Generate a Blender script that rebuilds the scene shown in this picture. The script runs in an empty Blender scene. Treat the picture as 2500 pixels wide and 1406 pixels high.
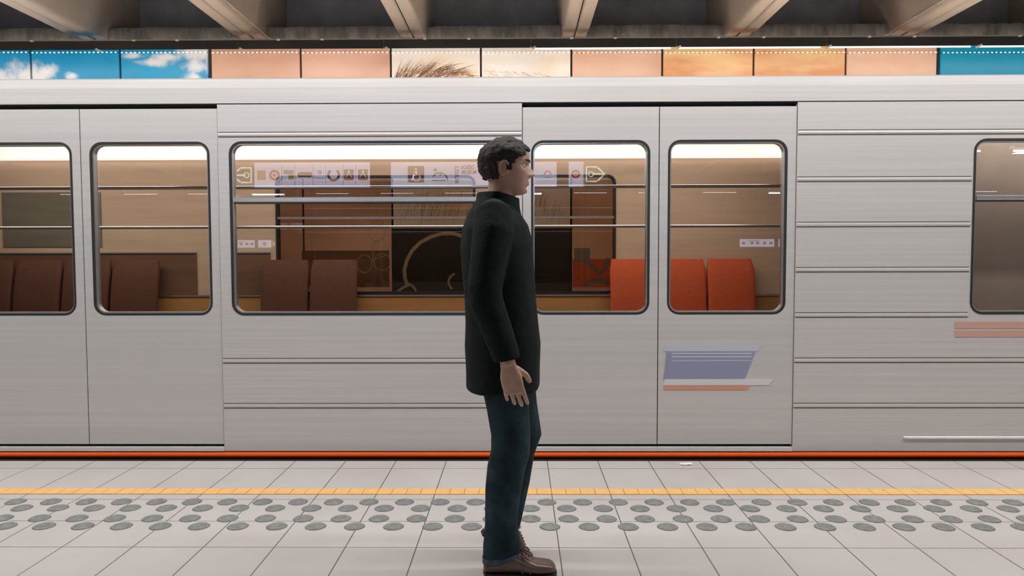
import bpy, bmesh, math, random
from mathutils import Vector, Matrix, noise

random.seed(7)
C = bpy.context.scene.collection
S = bpy.context.scene
PI = math.pi

# ------------------------------------------------------------------ camera
F = 1790.0                                  # focal length in pixels of the 2500 px wide frame
CAM = Vector((0, 0, 1.27))
RM = (Matrix.Rotation(0.0095, 3, 'Z') @ Matrix.Rotation(PI / 2 - 0.0486, 3, 'X') @ Matrix.Rotation(-0.0024, 3, 'Z'))
cd = bpy.data.cameras.new('camera')
cd.sensor_width = 36.0
cd.lens = 36.0 * F / 2500.0
cd.clip_end = 200
cam = bpy.data.objects.new('camera', cd)
cam.matrix_world = Matrix.Translation(CAM) @ RM.to_4x4()
C.objects.link(cam)
S.camera = cam


def at(px, py, Y):
    """The place on the upright plane at depth Y that the pixel (px, py) sees."""
    d = RM @ Vector(((px - 1250) / F, (703 - py) / F, -1.0))
    return CAM + d * (Y / d.y)


def ground(px, py):
    d = RM @ Vector(((px - 1250) / F, (703 - py) / F, -1.0))
    return CAM + d * (-CAM.z / d.z)


# ------------------------------------------------------------------ world, exposure, big lights
w = bpy.data.worlds.new('world')
S.world = w
w.use_nodes = True
w.node_tree.nodes['Background'].inputs[0].default_value = (0.80, 0.86, 1.0, 1)
w.node_tree.nodes['Background'].inputs[1].default_value = 0.02
S.view_settings.view_transform = 'Standard'
S.view_settings.look = 'None'
S.view_settings.gamma = 1.0
S.view_settings.exposure = 0.0
S.view_settings.use_curve_mapping = False

PLATFORM_LAMP_W = 32.0       # one platform luminaire
HALL_LAMP_W = 16.0
TROUGH_W = 4.4              # one wall-washing strip light
CABIN_W = 20.0
ROOF_FILL_W = 42.0                # added fill lamp per strip light, bounced off the train roof

TILE = 0.3074
SEAM0 = 0.170
EDGE = 4.41                  # platform edge
YT = 4.50                    # face of the train
YW = 8.10                    # mural plane


# ------------------------------------------------------------------ materials
def nodes(name):
    m = bpy.data.materials.new(name)
    m.use_nodes = True
    nt = m.node_tree
    return m, nt, nt.nodes['Principled BSDF']


def add(nt, kind, **kw):
    n = nt.nodes.new(kind)
    for k, v in kw.items():
        setattr(n, k, v)
    return n


def mth(nt, op, a, b=None, c=None):
    n = add(nt, 'ShaderNodeMath', operation=op)
    for i, v in enumerate((a, b, c)):
        if v is None:
            continue
        if isinstance(v, (int, float)):
            n.inputs[i].default_value = v
        else:
            nt.links.new(v, n.inputs[i])
    return n.outputs[0]


def noise_out(nt, scale=5.0, detail=3.0, rough=0.5, vec=None, stretch=None):
    tc = add(nt, 'ShaderNodeNewGeometry').outputs['Position'] if vec is None else vec
    if stretch is not None:
        mp = add(nt, 'ShaderNodeMapping')
        mp.inputs['Scale'].default_value = stretch
        nt.links.new(tc, mp.inputs['Vector'])
        tc = mp.outputs[0]
    n = add(nt, 'ShaderNodeTexNoise')
    n.inputs['Scale'].default_value = scale
    n.inputs['Detail'].default_value = detail
    n.inputs['Roughness'].default_value = rough
    nt.links.new(tc, n.inputs['Vector'])
    return n.outputs['Fac']


def ramp(nt, fac, stops):
    r = add(nt, 'ShaderNodeValToRGB')
    e = r.color_ramp.elements
    while len(e) < len(stops):
        e.new(0.5)
    for i, (p, c) in enumerate(stops):
        e[i].position = p
        e[i].color = (*c, 1)
    nt.links.new(fac, r.inputs[0])
    return r.outputs[0]


def mixc(nt, fac, a, b):
    n = add(nt, 'ShaderNodeMix', data_type='RGBA')
    if isinstance(fac, (int, float)):
        n.inputs[0].default_value = fac
    else:
        nt.links.new(fac, n.inputs[0])
    for i, v in ((6, a), (7, b)):
        if isinstance(v, tuple):
            n.inputs[i].default_value = (*v, 1)
        else:
            nt.links.new(v, n.inputs[i])
    return n.outputs[2]


def bump(nt, b, h, strength=0.2, dist=0.01):
    n = add(nt, 'ShaderNodeBump')
    n.inputs['Strength'].default_value = strength
    n.inputs['Distance'].default_value = dist
    nt.links.new(h, n.inputs['Height'])
    nt.links.new(n.outputs[0], b.inputs['Normal'])


def mat(name, col, rough=0.6, metal=0.0, var=0.0, scale=8.0, stretch=None, bmp=0.0, coat=0.0, spec=0.5):
    m, nt, b = nodes(name)
    b.inputs['Roughness'].default_value = rough
    b.inputs['Metallic'].default_value = metal
    b.inputs['Coat Weight'].default_value = coat
    b.inputs['Specular IOR Level'].default_value = spec
    n = noise_out(nt, scale, 4.0, 0.6, stretch=stretch)
    lo = tuple(max(0, c * (1 - var)) for c in col)
    hi = tuple(min(1, c * (1 + var)) for c in col)
    nt.links.new(ramp(nt, n, [(0.3, lo), (0.7, hi)]), b.inputs['Base Color'])
    if bmp:
        bump(nt, b, n, bmp)
    return m


def emit(name, col, strength):
    m, nt, b = nodes(name)
    b.inputs['Base Color'].default_value = (*col, 1)
    b.inputs['Emission Color'].default_value = (*col, 1)
    b.inputs['Emission Strength'].default_value = strength
    return m


def glass(name, tint, refl):
    m, nt, b = nodes(name)
    out = nt.nodes['Material Output']
    nt.nodes.remove(b)
    t = add(nt, 'ShaderNodeBsdfTransparent')
    t.inputs[0].default_value = (*tint, 1)
    g = add(nt, 'ShaderNodeBsdfGlossy')
    g.inputs['Roughness'].default_value = 0.0
    fr = add(nt, 'ShaderNodeFresnel')
    fr.inputs[0].default_value = 1.5
    mx = add(nt, 'ShaderNodeMixShader')
    nt.links.new(mth(nt, 'ADD', fr.outputs[0], refl), mx.inputs[0])
    nt.links.new(t.outputs[0], mx.inputs[1])
    nt.links.new(g.outputs[0], mx.inputs[2])
    nt.links.new(mx.outputs[0], out.inputs[0])
    return m


def floor_material():
    m, nt, b = nodes('platform_tile')
    pos = add(nt, 'ShaderNodeNewGeometry').outputs['Position']
    sp = add(nt, 'ShaderNodeSeparateXYZ')
    nt.links.new(pos, sp.inputs[0])
    x, y = sp.outputs[0], sp.outputs[1]
    gx = mth(nt, 'FRACT', mth(nt, 'DIVIDE', mth(nt, 'ADD', x, 200 * TILE - SEAM0 + 0.0025), TILE))
    lx = mth(nt, 'LESS_THAN', gx, 0.0052 / TILE)
    gy = mth(nt, 'FRACT', mth(nt, 'DIVIDE', mth(nt, 'ADD', mth(nt, 'MULTIPLY', y, -1.0), 3.7165 + 40 * TILE), TILE))
    ly = mth(nt, 'MULTIPLY', mth(nt, 'LESS_THAN', gy, 0.0048 / TILE), mth(nt, 'LESS_THAN', y, 3.7185))
    l2 = mth(nt, 'LESS_THAN', mth(nt, 'ABSOLUTE', mth(nt, 'SUBTRACT', y, 4.257)), 0.003)
    grout = mth(nt, 'MAXIMUM', lx, mth(nt, 'MAXIMUM', ly, l2))
    # one tone per tile
    cell = add(nt, 'ShaderNodeCombineXYZ')
    nt.links.new(mth(nt, 'FLOOR', mth(nt, 'DIVIDE', mth(nt, 'ADD', x, 200 * TILE - SEAM0), TILE)), cell.inputs[0])
    nt.links.new(mth(nt, 'FLOOR', mth(nt, 'DIVIDE', mth(nt, 'ADD', mth(nt, 'MULTIPLY', y, -1.0), 3.7165 + 40 * TILE), TILE)), cell.inputs[1])
    wn = add(nt, 'ShaderNodeTexWhiteNoise')
    nt.links.new(cell.outputs[0], wn.inputs[0])
    n1 = noise_out(nt, 1.7, 5.0, 0.6)
    n2 = noise_out(nt, 60.0, 2.0, 0.5)
    c = ramp(nt, n1, [(0.3, (0.445, 0.415, 0.40)), (0.7, (0.505, 0.48, 0.47))])
    c = mixc(nt, mth(nt, 'MULTIPLY', wn.outputs[0], 0.22), c, (0.49, 0.475, 0.475))
    c = mixc(nt, mth(nt, 'MULTIPLY', mth(nt, 'GREATER_THAN', noise_out(nt, 9.0, 6.0, 0.75), 0.70), 0.35), c, (0.33, 0.29, 0.25))
    c = mixc(nt, mth(nt, 'MULTIPLY', n2, 0.10), c, (0.40, 0.37, 0.35))
    c = mixc(nt, grout, c, (0.105, 0.09, 0.075))
    nt.links.new(c, b.inputs['Base Color'])
    b.inputs['Roughness'].default_value = 0.42
    bump(nt, b, mth(nt, 'SUBTRACT', 1.0, grout), 0.5, 0.003)
    return m


def blob_mask(nt, blobs, warp=0.25):
    """A cloud-like mask: soft discs (x, z, rx, rz) on the mural plane, frayed by noise."""
    pos = add(nt, 'ShaderNodeNewGeometry').outputs['Position']
    sp = add(nt, 'ShaderNodeSeparateXYZ')
    nt.links.new(pos, sp.inputs[0])
    n = noise_out(nt, 4.2, 9.0, 0.60, vec=pos)
    tot = None
    for (bx, bz, rx, rz) in blobs:
        dx = mth(nt, 'DIVIDE', mth(nt, 'SUBTRACT', sp.outputs[0], bx), rx)
        dz = mth(nt, 'DIVIDE', mth(nt, 'SUBTRACT', sp.outputs[2], bz), rz)
        d = mth(nt, 'SQRT', mth(nt, 'ADD', mth(nt, 'MULTIPLY', dx, dx), mth(nt, 'MULTIPLY', dz, dz)))
        v = mth(nt, 'SUBTRACT', 1.0, d)
        tot = v if tot is None else mth(nt, 'MAXIMUM', tot, v)
    v = mth(nt, 'ADD', tot, mth(nt, 'MULTIPLY', mth(nt, 'SUBTRACT', n, 0.5), warp * 8))
    n = add(nt, 'ShaderNodeMapRange', interpolation_type='SMOOTHSTEP')
    n.inputs[1].default_value = 0.0
    n.inputs[2].default_value = 0.95
    nt.links.new(v, n.inputs[0])
    return n.outputs[0]


def print_finish(nt, b, c):
    """Printed enamel: a few runs of dirt and a soft gloss."""
    dirt = mth(nt, 'GREATER_THAN', noise_out(nt, 26.0, 3.0, 0.7, stretch=(1.6, 1, 0.35)), 0.79)
    c = mixc(nt, mth(nt, 'MULTIPLY', dirt, 0.45), c, (0.85, 0.82, 0.78))
    nt.links.new(c, b.inputs['Base Color'])
    b.inputs['Roughness'].default_value = 0.33
    b.inputs['Specular IOR Level'].default_value = 0.2


def sky_print():
    m, nt, b = nodes('mural_sky_print')
    f = noise_out(nt, 1.1, 2.0)
    blue = ramp(nt, f, [(0.3, (0.006, 0.235, 0.48)), (0.7, (0.02, 0.30, 0.56))])
    bl = []
    for (px, py, rx, rz) in ((60, 182, 95, 40), (110, 176, 40, 26), (175, 184, 26, 16), (0, 200, 60, 40), (330, 136, 40, 10), (375, 152, 60, 14), (410, 140, 55, 14),
                             (490, 128, 90, 46), (480, 160, 55, 36), (470, 190, 38, 28), (300, 400, 400, 120)):
        p = at(px, py, YW)
        bl.append((p.x, p.z, rx / F * YW, rz / F * YW))
    k = blob_mask(nt, bl, 0.30)
    print_finish(nt, b, mixc(nt, k, blue, (0.74, 0.76, 0.80)))
    return m


def flat_print(name, stops, scale, stretch):
    m, nt, b = nodes(name)
    print_finish(nt, b, ramp(nt, noise_out(nt, scale, 3.0, 0.55, stretch=stretch), stops))
    return m


M = {}
M['tile'] = floor_material()
M['yellow'] = mat('yellow_tile', (0.80, 0.46, 0.14), 0.45, 0, 0.06, 20)
M['yellow_joint'] = mat('yellow_joint', (0.30, 0.15, 0.05), 0.8)
M['stud'] = mat('tactile_stud_stone', (0.20, 0.21, 0.20), 0.45, 0, 0.22, 35, None, 0.25)
M['stud_joint'] = mat('stud_sealant', (0.16, 0.15, 0.135), 0.9)  # dark ring around each stud: dirt and painted contact shade
M['concrete_edge'] = mat('platform_edge_concrete', (0.10, 0.095, 0.085), 0.85, 0, 0.3, 10, None, 0.4)
M['steel'] = mat('brushed_train_steel', (0.605, 0.585, 0.58), 0.44, 0.40, 0.06, 2.2, (0.25, 1, 26))
M['steel_door'] = mat('train_door_steel', (0.59, 0.575, 0.57), 0.44, 0.40, 0.05, 1.6, (0.25, 1, 20))
M['bright'] = mat('polished_aluminium', (0.72, 0.72, 0.73), 0.25, 0.85, 0.03, 5)
M['rubber'] = mat('black_rubber', (0.012, 0.012, 0.012), 0.6)
M['seam'] = mat('dark_panel_seam', (0.10, 0.085, 0.07), 0.7)  # painted shadow line above and below each rib
M['orange'] = mat('orange_stripe_paint', (0.70, 0.085, 0.003), 0.5, 0, 0.05, 3, spec=0.2)
M['sill'] = mat('grey_sill_metal', (0.26, 0.25, 0.23), 0.5, 0.5, 0.1, 4)
M['skirt'] = mat('dark_skirt', (0.055, 0.05, 0.042), 0.7, 0, 0.15, 5)
M['roof'] = mat('train_roof_paint', (0.55, 0.52, 0.51), 0.5, 0.2, 0.05, 3)
M['glass'] = glass('tinted_window_glass', (0.86, 0.81, 0.76), 0.085)
M['glass_far'] = glass('clear_window_glass', (0.86, 0.78, 0.68), 0.02)
M['tan'] = mat('tan_laminate', (0.66, 0.50, 0.37), 0.5, 0, 0.10, 2, (0.5, 1, 6))
M['gold'] = mat('golden_laminate', (0.56, 0.29, 0.10), 0.4, 0, 0.12, 2, (0.4, 1, 8))
M['brown_board'] = mat('brown_laminate', (0.19, 0.105, 0.065), 0.5, 0, 0.2, 2, (0.5, 1, 5))
M['grey_board'] = mat('grey_green_laminate', (0.20, 0.185, 0.145), 0.5, 0, 0.15, 2, (0.5, 1, 5))
M['cab_grey'] = mat('cab_partition_grey', (0.24, 0.205, 0.19), 0.6, 0, 0.12, 2)
M['int_floor'] = mat('train_floor_lino', (0.12, 0.11, 0.11), 0.6, 0, 0.2, 30)
M['int_white'] = mat('train_ceiling_panel', (0.62, 0.52, 0.42), 0.5, 0, 0.03, 3)
M['seat_red'] = mat('orange_seat_fabric', (0.62, 0.11, 0.035), 0.8, 0, 0.12, 60, None, 0.2)
M['seat_brown'] = mat('brown_seat_fabric', (0.13, 0.05, 0.032), 0.8, 0, 0.15, 60, None, 0.2)
M['light_strip'] = emit('cabin_light_diffuser', (1.0, 0.965, 0.94), 1.25)
M['tube'] = emit('fluorescent_tube', (0.93, 0.97, 1.0), 9.0)
M['wash_tube'] = emit('wall_washer_tube', (1.0, 0.95, 0.88), 1.6)
M['led'] = emit('led_point', (1.0, 0.94, 0.84), 2.4)
M['housing'] = mat('black_trough_paint', (0.012, 0.012, 0.012), 0.45, 0, 0.2, 6)
M['clip'] = mat('pale_clip_metal', (0.75, 0.74, 0.70), 0.3, 0.3)
M['beam'] = mat('beam_concrete', (0.50, 0.455, 0.41), 0.75, 0, 0.08, 3, None, 0.1)
M['ledge'] = mat('rough_ledge_concrete', (0.20, 0.205, 0.205), 0.9, 0, 0.45, 9, (1, 1, 0.35), 0.6)
M['dark_wall'] = mat('dark_upper_wall', (0.40, 0.44, 0.53), 0.9, 0, 0.2, 3, None, 0.2)
M['ceiling'] = mat('dark_ceiling_slab', (0.07, 0.07, 0.075), 0.9, 0, 0.2, 2)
M['wall_low'] = mat('track_wall_concrete', (0.05, 0.048, 0.045), 0.9, 0, 0.2, 3)
M['ballast'] = mat('track_ballast', (0.06, 0.055, 0.05), 0.95, 0, 0.5, 40, None, 0.8)
M['hall_wall'] = mat('hall_wall_tile', (0.16, 0.14, 0.125), 0.7, 0, 0.1, 2)
M['sky'] = sky_print()
M['pink'] = flat_print('mural_pink_print', [(0.30, (0.56, 0.34, 0.24)), (0.55, (0.70, 0.44, 0.35)), (0.75, (0.76, 0.52, 0.43))], 1.0, (0.8, 1, 1.4))
M['pale'] = flat_print('mural_pale_print', [(0.35, (0.84, 0.72, 0.60)), (0.6, (0.90, 0.86, 0.82))], 2.0, (0.9, 1, 1.2))
M['peach'] = flat_print('mural_peach_print', [(0.30, (0.64, 0.38, 0.26)), (0.70, (0.74, 0.53, 0.41))], 1.2, (0.7, 1, 1.6))
M['amber'] = flat_print('mural_amber_print', [(0.34, (0.62, 0.27, 0.11)), (0.5, (0.72, 0.44, 0.24)), (0.64, (0.78, 0.56, 0.28))], 1.5, (0.8, 1, 2.6))
M['blue'] = flat_print('mural_blue_print', [(0.35, (0.004, 0.23, 0.42)), (0.7, (0.01, 0.32, 0.52))], 0.9, (0.6, 1, 1.2))
M['stroke'] = mat('mural_hair_stroke', (0.13, 0.05, 0.018), 0.5, 0, 0.5, 12)
M['stroke_pale'] = mat('mural_pale_stroke', (0.55, 0.33, 0.16), 0.5, 0, 0.4, 12)
M['mural_dark'] = mat('mural_dark_print', (0.016, 0.012, 0.011), 0.4, 0, 0.3, 3)
M['mural_shade'] = mat('mural_umber_print', (0.16, 0.085, 0.05), 0.4, 0, 0.4, 2, (0.6, 1, 2))
M['mural_line'] = mat('mural_cream_line', (0.42, 0.34, 0.26), 0.5, 0, 0.15, 20)
M['mural_grey'] = mat('mural_grey_print', (0.20, 0.18, 0.15), 0.5, 0, 0.15, 20)
M['sticker_blue'] = mat('sticker_blue', (0.235, 0.245, 0.36), 0.5)
M['sticker_light'] = mat('sticker_light_blue', (0.42, 0.46, 0.52), 0.5)
M['sticker_white'] = mat('sticker_white', (0.58, 0.56, 0.58), 0.5)
M['sticker_orange'] = mat('sticker_orange', (0.56, 0.26, 0.17), 0.5)
M['sticker_pink'] = mat('sticker_pink', (0.48, 0.29, 0.235), 0.5)
M['coat'] = mat('charcoal_coat_wool', (0.0075, 0.0105, 0.0105), 0.85, 0, 0.25, 40, None, 0.25, spec=0.15)
M['jeans'] = mat('dark_teal_denim', (0.017, 0.033, 0.041), 0.85, 0, 0.55, 9, None, 0.5, spec=0.15)
M['jeans_hem'] = mat('faded_denim_hem', (0.035, 0.058, 0.074), 0.85, 0, 0.5, 30, None, 0.4)
M['leather'] = mat('brown_shoe_leather', (0.105, 0.060, 0.042), 0.36, 0, 0.25, 14, None, 0.12, coat=0.15)
M['sole'] = mat('dark_shoe_sole', (0.018, 0.014, 0.011), 0.7)
M['lace'] = mat('brown_shoe_lace', (0.075, 0.040, 0.030), 0.8)
M['skin'] = mat('skin', (0.44, 0.26, 0.19), 0.5, 0, 0.08, 25)
M['hair'] = mat('dark_brown_hair', (0.022, 0.016, 0.013), 0.65, 0, 0.4, 60, (1, 1, 0.3), 0.6, spec=0.25)
M['eye'] = mat('eye_white', (0.70, 0.68, 0.65), 0.2)
M['iris'] = mat('eye_iris', (0.02, 0.014, 0.01), 0.1)
M['lip'] = mat('lip_skin', (0.34, 0.15, 0.12), 0.45)
M['sign_panel'] = emit('sign_lit_white', (0.64, 0.72, 1.0), 2.6)
M['sign_case'] = mat('sign_case_dark', (0.012, 0.012, 0.012), 0.5)
M['sign_green'] = emit('sign_green', (0.10, 0.14, 0.06), 0.8)
M['sign_line'] = emit('sign_white_line', (0.85, 0.95, 0.90), 3.2)
M['sign_red'] = emit('sign_red', (0.62, 0.10, 0.06), 1.5)
M['sign_dark'] = emit('sign_dark', (0.10, 0.08, 0.08), 0.5)
M['sign_olive'] = emit('sign_olive', (0.45, 0.40, 0.16), 1.6)
M['sign_grey'] = emit('sign_grey', (0.25, 0.25, 0.30), 1.3)
M['sign_brown'] = emit('sign_brown', (0.20, 0.09, 0.06), 1.2)
M['sign_text'] = emit('sign_text', (0.04, 0.02, 0.03), 0.3)
M['paper'] = mat('white_paper', (0.75, 0.74, 0.71), 0.8)


# ------------------------------------------------------------------ mesh helpers
def box(bm, a, b, mi=0):
    x0, y0, z0 = a
    x1, y1, z1 = b
    v = [bm.verts.new(p) for p in ((x0, y0, z0), (x1, y0, z0), (x1, y1, z0), (x0, y1, z0), (x0, y0, z1), (x1, y0, z1), (x1, y1, z1), (x0, y1, z1))]
    for q in ((0, 1, 5, 4), (1, 2, 6, 5), (2, 3, 7, 6), (3, 0, 4, 7), (4, 5, 6, 7), (3, 2, 1, 0)):
        f = bm.faces.new([v[i] for i in q])
        f.material_index = mi


def prism_x(bm, prof, x0, x1, mi=0, cap=True):
    """Extrude a closed (y, z) profile along x."""
    a = [bm.verts.new((x0, y, z)) for y, z in prof]
    b = [bm.verts.new((x1, y, z)) for y, z in prof]
    n = len(prof)
    for i in range(n):
        j = (i + 1) % n
        bm.faces.new((a[i], a[j], b[j], b[i])).material_index = mi
    if cap:
        bm.faces.new(a).material_index = mi
        bm.faces.new(b[::-1]).material_index = mi


def rrect(x0, x1, z0, z1, r, seg=6):
    pts = []
    for cx, cz, a0 in ((x1 - r, z1 - r, 0), (x0 + r, z1 - r, 90), (x0 + r, z0 + r, 180), (x1 - r, z0 + r, 270)):
        for k in range(seg + 1):
            a = math.radians(a0 + 90 * k / seg)
            pts.append((cx + r * math.cos(a), cz + r * math.sin(a)))
    return pts


def holed(bm, outer, holes, y, t, mi=0):
    """A plate facing -Y with outline `outer`, cut-outs `holes` and thickness t."""
    es = []
    loops = []
    for lp in [outer] + holes:
        vs = [bm.verts.new((x, y, z)) for x, z in lp]
        loops.append(vs)
        es += [bm.edges.new((vs[i], vs[(i + 1) % len(vs)])) for i in range(len(vs))]
    r = bmesh.ops.triangle_fill(bm, use_beauty=True, use_dissolve=False, edges=es)
    fs = [g for g in r['geom'] if isinstance(g, bmesh.types.BMFace)]
    for f in fs:
        f.material_index = mi
    bv = {}
    for vs in loops:
        for v in vs:
            bv[v] = bm.verts.new((v.co.x, v.co.y + t, v.co.z))
    for f in fs:
        nf = bm.faces.new([bv[v] for v in f.verts][::-1])
        nf.material_index = mi
    for vs in loops:
        for i in range(len(vs)):
            a, b = vs[i], vs[(i + 1) % len(vs)]
            bm.faces.new((a, b, bv[b], bv[a])).material_index = mi


def ring(bm, x0, x1, z0, z1, r, wd, y0, y1, mi=0):
    """A window frame: rounded outline of width wd lying inside the given rectangle."""
    o = rrect(x0, x1, z0, z1, r)
    i = rrect(x0 + wd, x1 - wd, z0 + wd, z1 - wd, max(0.005, r - wd))
    L = [[bm.verts.new((x, y, z)) for x, z in lp] for lp, y in ((o, y0), (i, y0), (i, y1), (o, y1))]
    n = len(o)
    for k in range(4):
        A, B = L[k], L[(k + 1) % 4]
        for j in range(n):
            m = (j + 1) % n
            bm.faces.new((A[j], A[m], B[m], B[j])).material_index = mi


def tube(bm, pts, r, seg=10, mi=0, taper=None):
    loft(bm, [(Vector(p), r if taper is None else r * taper[i], r if taper is None else r * taper[i]) for i, p in enumerate(pts)], seg, mi)


def loft(bm, secs, seg=24, mi=0, up=None, power=2.0, caps=True):
    """Skin elliptical sections (centre, ru, rv) along a path; u lies along `up` x path."""
    rings = []
    n = len(secs)
    pu = None
    for i, (c, ru, rv) in enumerate(secs):
        a = secs[max(0, i - 1)][0]
        b = secs[min(n - 1, i + 1)][0]
        d = (b - a)
        d = d.normalized() if d.length > 1e-9 else Vector((0, 0, 1))
        if up is not None:
            u = up - d * up.dot(d)
        elif pu is None:
            t = Vector((0, 1, 0)) if abs(d.y) < 0.8 else Vector((1, 0, 0))
            u = t - d * t.dot(d)
        else:
            u = pu - d * pu.dot(d)
        u.normalize()
        pu = u
        v = d.cross(u)
        rr = []
        for k in range(seg):
            t = 2 * PI * k / seg
            cs, sn = math.cos(t), math.sin(t)
            e = 2.0 / power
            x = math.copysign(abs(cs) ** e, cs)
            y = math.copysign(abs(sn) ** e, sn)
            rr.append(bm.verts.new(c + u * (ru * x) + v * (rv * y)))
        rings.append(rr)
    for i in range(n - 1):
        for k in range(seg):
            m = (k + 1) % seg
            f = bm.faces.new((rings[i][k], rings[i][m], rings[i + 1][m], rings[i + 1][k]))
            f.material_index = mi
            f.smooth = True
    if caps:
        bm.faces.new(rings[0][::-1]).material_index = mi
        bm.faces.new(rings[-1]).material_index = mi


def ball(bm, c, rx, ry, rz, mi=0, seg=16):
    r = bmesh.ops.create_uvsphere(bm, u_segments=seg, v_segments=max(6, seg // 2), radius=1.0)
    for v in r['verts']:
        v.co = Vector((c[0] + v.co.x * rx, c[1] + v.co.y * ry, c[2] + v.co.z * rz))
        for f in v.link_faces:
            f.material_index = mi
            f.smooth = True


def obj(name, bm, mats, parent=None, smooth=None, **props):
    bmesh.ops.recalc_face_normals(bm, faces=bm.faces)
    me = bpy.data.meshes.new(name)
    bm.to_mesh(me)
    bm.free()
    for m in (mats if isinstance(mats, (list, tuple)) else [mats]):
        me.materials.append(m)
    if smooth is not None:
        for p in me.polygons:
            p.use_smooth = True
        me.set_sharp_from_angle(angle=math.radians(smooth))
    o = bpy.data.objects.new(name, me)
    C.objects.link(o)
    if parent is not None:
        o.parent = parent
        o.matrix_parent_inverse = base(parent).inverted()
    for k, v in props.items():
        o[k] = v
    return o


def base(o):
    m = Matrix.Translation(o.location)
    while o.parent is not None:
        m = base(o.parent) @ o.matrix_parent_inverse @ m
        break
    return m


def empty(name, loc, label, cat, group=None):
    o = bpy.data.objects.new(name, None)
    o.location = loc
    C.objects.link(o)
    return tag(o, label, cat, group)


def tag(o, label, cat, group=None):
    o['label'] = label
    o['category'] = cat
    if group:
        o['group'] = group
    return o


def struct(o, label):
    o['kind'] = 'structure'
    o['label'] = label
    return o


def area(name, loc, size, size_y, watts, col, direction, parent=None):
    L = bpy.data.lights.new(name, 'AREA')
    L.shape = 'RECTANGLE'
    L.size, L.size_y = size, size_y
    L.energy = watts
    L.color = col
    o = bpy.data.objects.new(name, L)
    C.objects.link(o)
    o.location = loc
    d = Vector(direction).normalized()
    z = -d
    x = Vector((1, 0, 0))
    y = z.cross(x).normalized()
    o.rotation_euler = Matrix((x, y, z)).transposed().to_euler()
    if parent is not None:
        o.parent = parent
        o.matrix_parent_inverse = base(parent).inverted()
    return o


ORD = ('first second third fourth fifth sixth seventh eighth ninth tenth eleventh twelfth thirteenth fourteenth fifteenth sixteenth seventeenth eighteenth '
       'nineteenth twentieth twenty-first twenty-second twenty-third twenty-fourth twenty-fifth twenty-sixth twenty-seventh twenty-eighth '
       'twenty-ninth thirtieth thirty-first thirty-second').split()

# ------------------------------------------------------------------ the setting
bm = bmesh.new()
box(bm, (-16, -31, -0.16), (16, EDGE, 0.0))
struct(obj('floor', bm, M['tile']), 'pale pinkish grey tiled station platform')
bm = bmesh.new()
box(bm, (-16, EDGE - 0.14, -1.15), (16, EDGE - 0.02, -0.16))
struct(obj('wall_platform_edge', bm, M['concrete_edge']), 'dark concrete face below the platform edge')
bm = bmesh.new()
box(bm, (-16, EDGE - 0.14, -1.25), (16, 8.6, -1.12))
struct(obj('floor_trackbed', bm, M['ballast']), 'dark ballasted track bed under the train')

# yellow line: small tiles with joints
bm = bmesh.new()
y0, y1 = ground(1250, 1207).y, ground(1250, 1193.5).y
ym, hw = (y0 + y1) / 2, (y1 - y0) / 2
box(bm, (-16, ym - hw - 0.003, -0.01), (16, ym + hw + 0.003, 0.0008), 1)
q = TILE / 4
for k in range(-60, 60):
    xs = SEAM0 + k * q
    box(bm, (xs + 0.0015, ym - hw, -0.005), (xs + q - 0.0015, ym + hw, 0.0022 + 0.0003 * (k % 3)), 0)
struct(obj('trim_1', bm, [M['yellow'], M['yellow_joint']]), 'yellow safety line of small tiles set in the platform')

# wall behind the track
bm = bmesh.new()
box(bm, (-16, YW + 0.04, -1.2), (16, YW + 0.24, at(1250, 118, YW).z + 0.2))
struct(obj('wall_back', bm, M['wall_low']), 'dark wall behind the mural panels')
zl0, zl1 = at(1250, 97, 7.95).z, at(1250, 62, 7.95).z
bm = bmesh.new()
rnd = random.Random(3)
n = 900
prev = None
for i in range(n + 1):
    x = -15 + 30 * i / n
    z = zl1 + 0.008 * noise.noise(Vector((x * 2.2, 0, 0))) + 0.010 * noise.noise(Vector((x * 11, 3, 0))) - (0.012 if rnd.random() < 0.06 else 0)
    yy = 7.95 + 0.010 * noise.noise(Vector((x * 6, 7, 0)))
    cur = [bm.verts.new(p) for p in ((x, yy + 0.003, zl0 - 0.02), (x, yy, zl1 - 0.03), (x, yy + 0.012, z), (x, 8.7, z))]
    if prev:
        for k in range(3):
            bm.faces.new((prev[k], cur[k], cur[k + 1], prev[k + 1]))
    prev = cur
struct(obj('trim_2', bm, M['ledge'], smooth=50), 'rough grey concrete ledge that carries the ceiling beams')
bm = bmesh.new()
box(bm, (-16, 8.60, 3.2), (16, 8.8, 5.2))
struct(obj('wall_upper', bm, M['dark_wall']), 'dark grey wall between the ceiling beams')
bm = bmesh.new()
box(bm, (-16, -31, 4.75), (16, 8.8, 4.95))
struct(obj('ceiling', bm, M['ceiling']), 'dark concrete ceiling slab')
bm = bmesh.new()
box(bm, (-16, -31.2, -0.16), (16, -31, 4.95))
struct(obj('wall_hall', bm, M['hall_wall']), 'far wall of the station hall behind the viewer')
for nm, sx in (('wall_left', -1), ('wall_right', 1)):
    bm = bmesh.new()
    box(bm, (min(sx * 16, sx * 16.2), -31, -1.2), (max(sx * 16, sx * 16.2), 8.8, 4.95))
    struct(obj(nm, bm, M['hall_wall']), 'end wall of the station hall')

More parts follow.
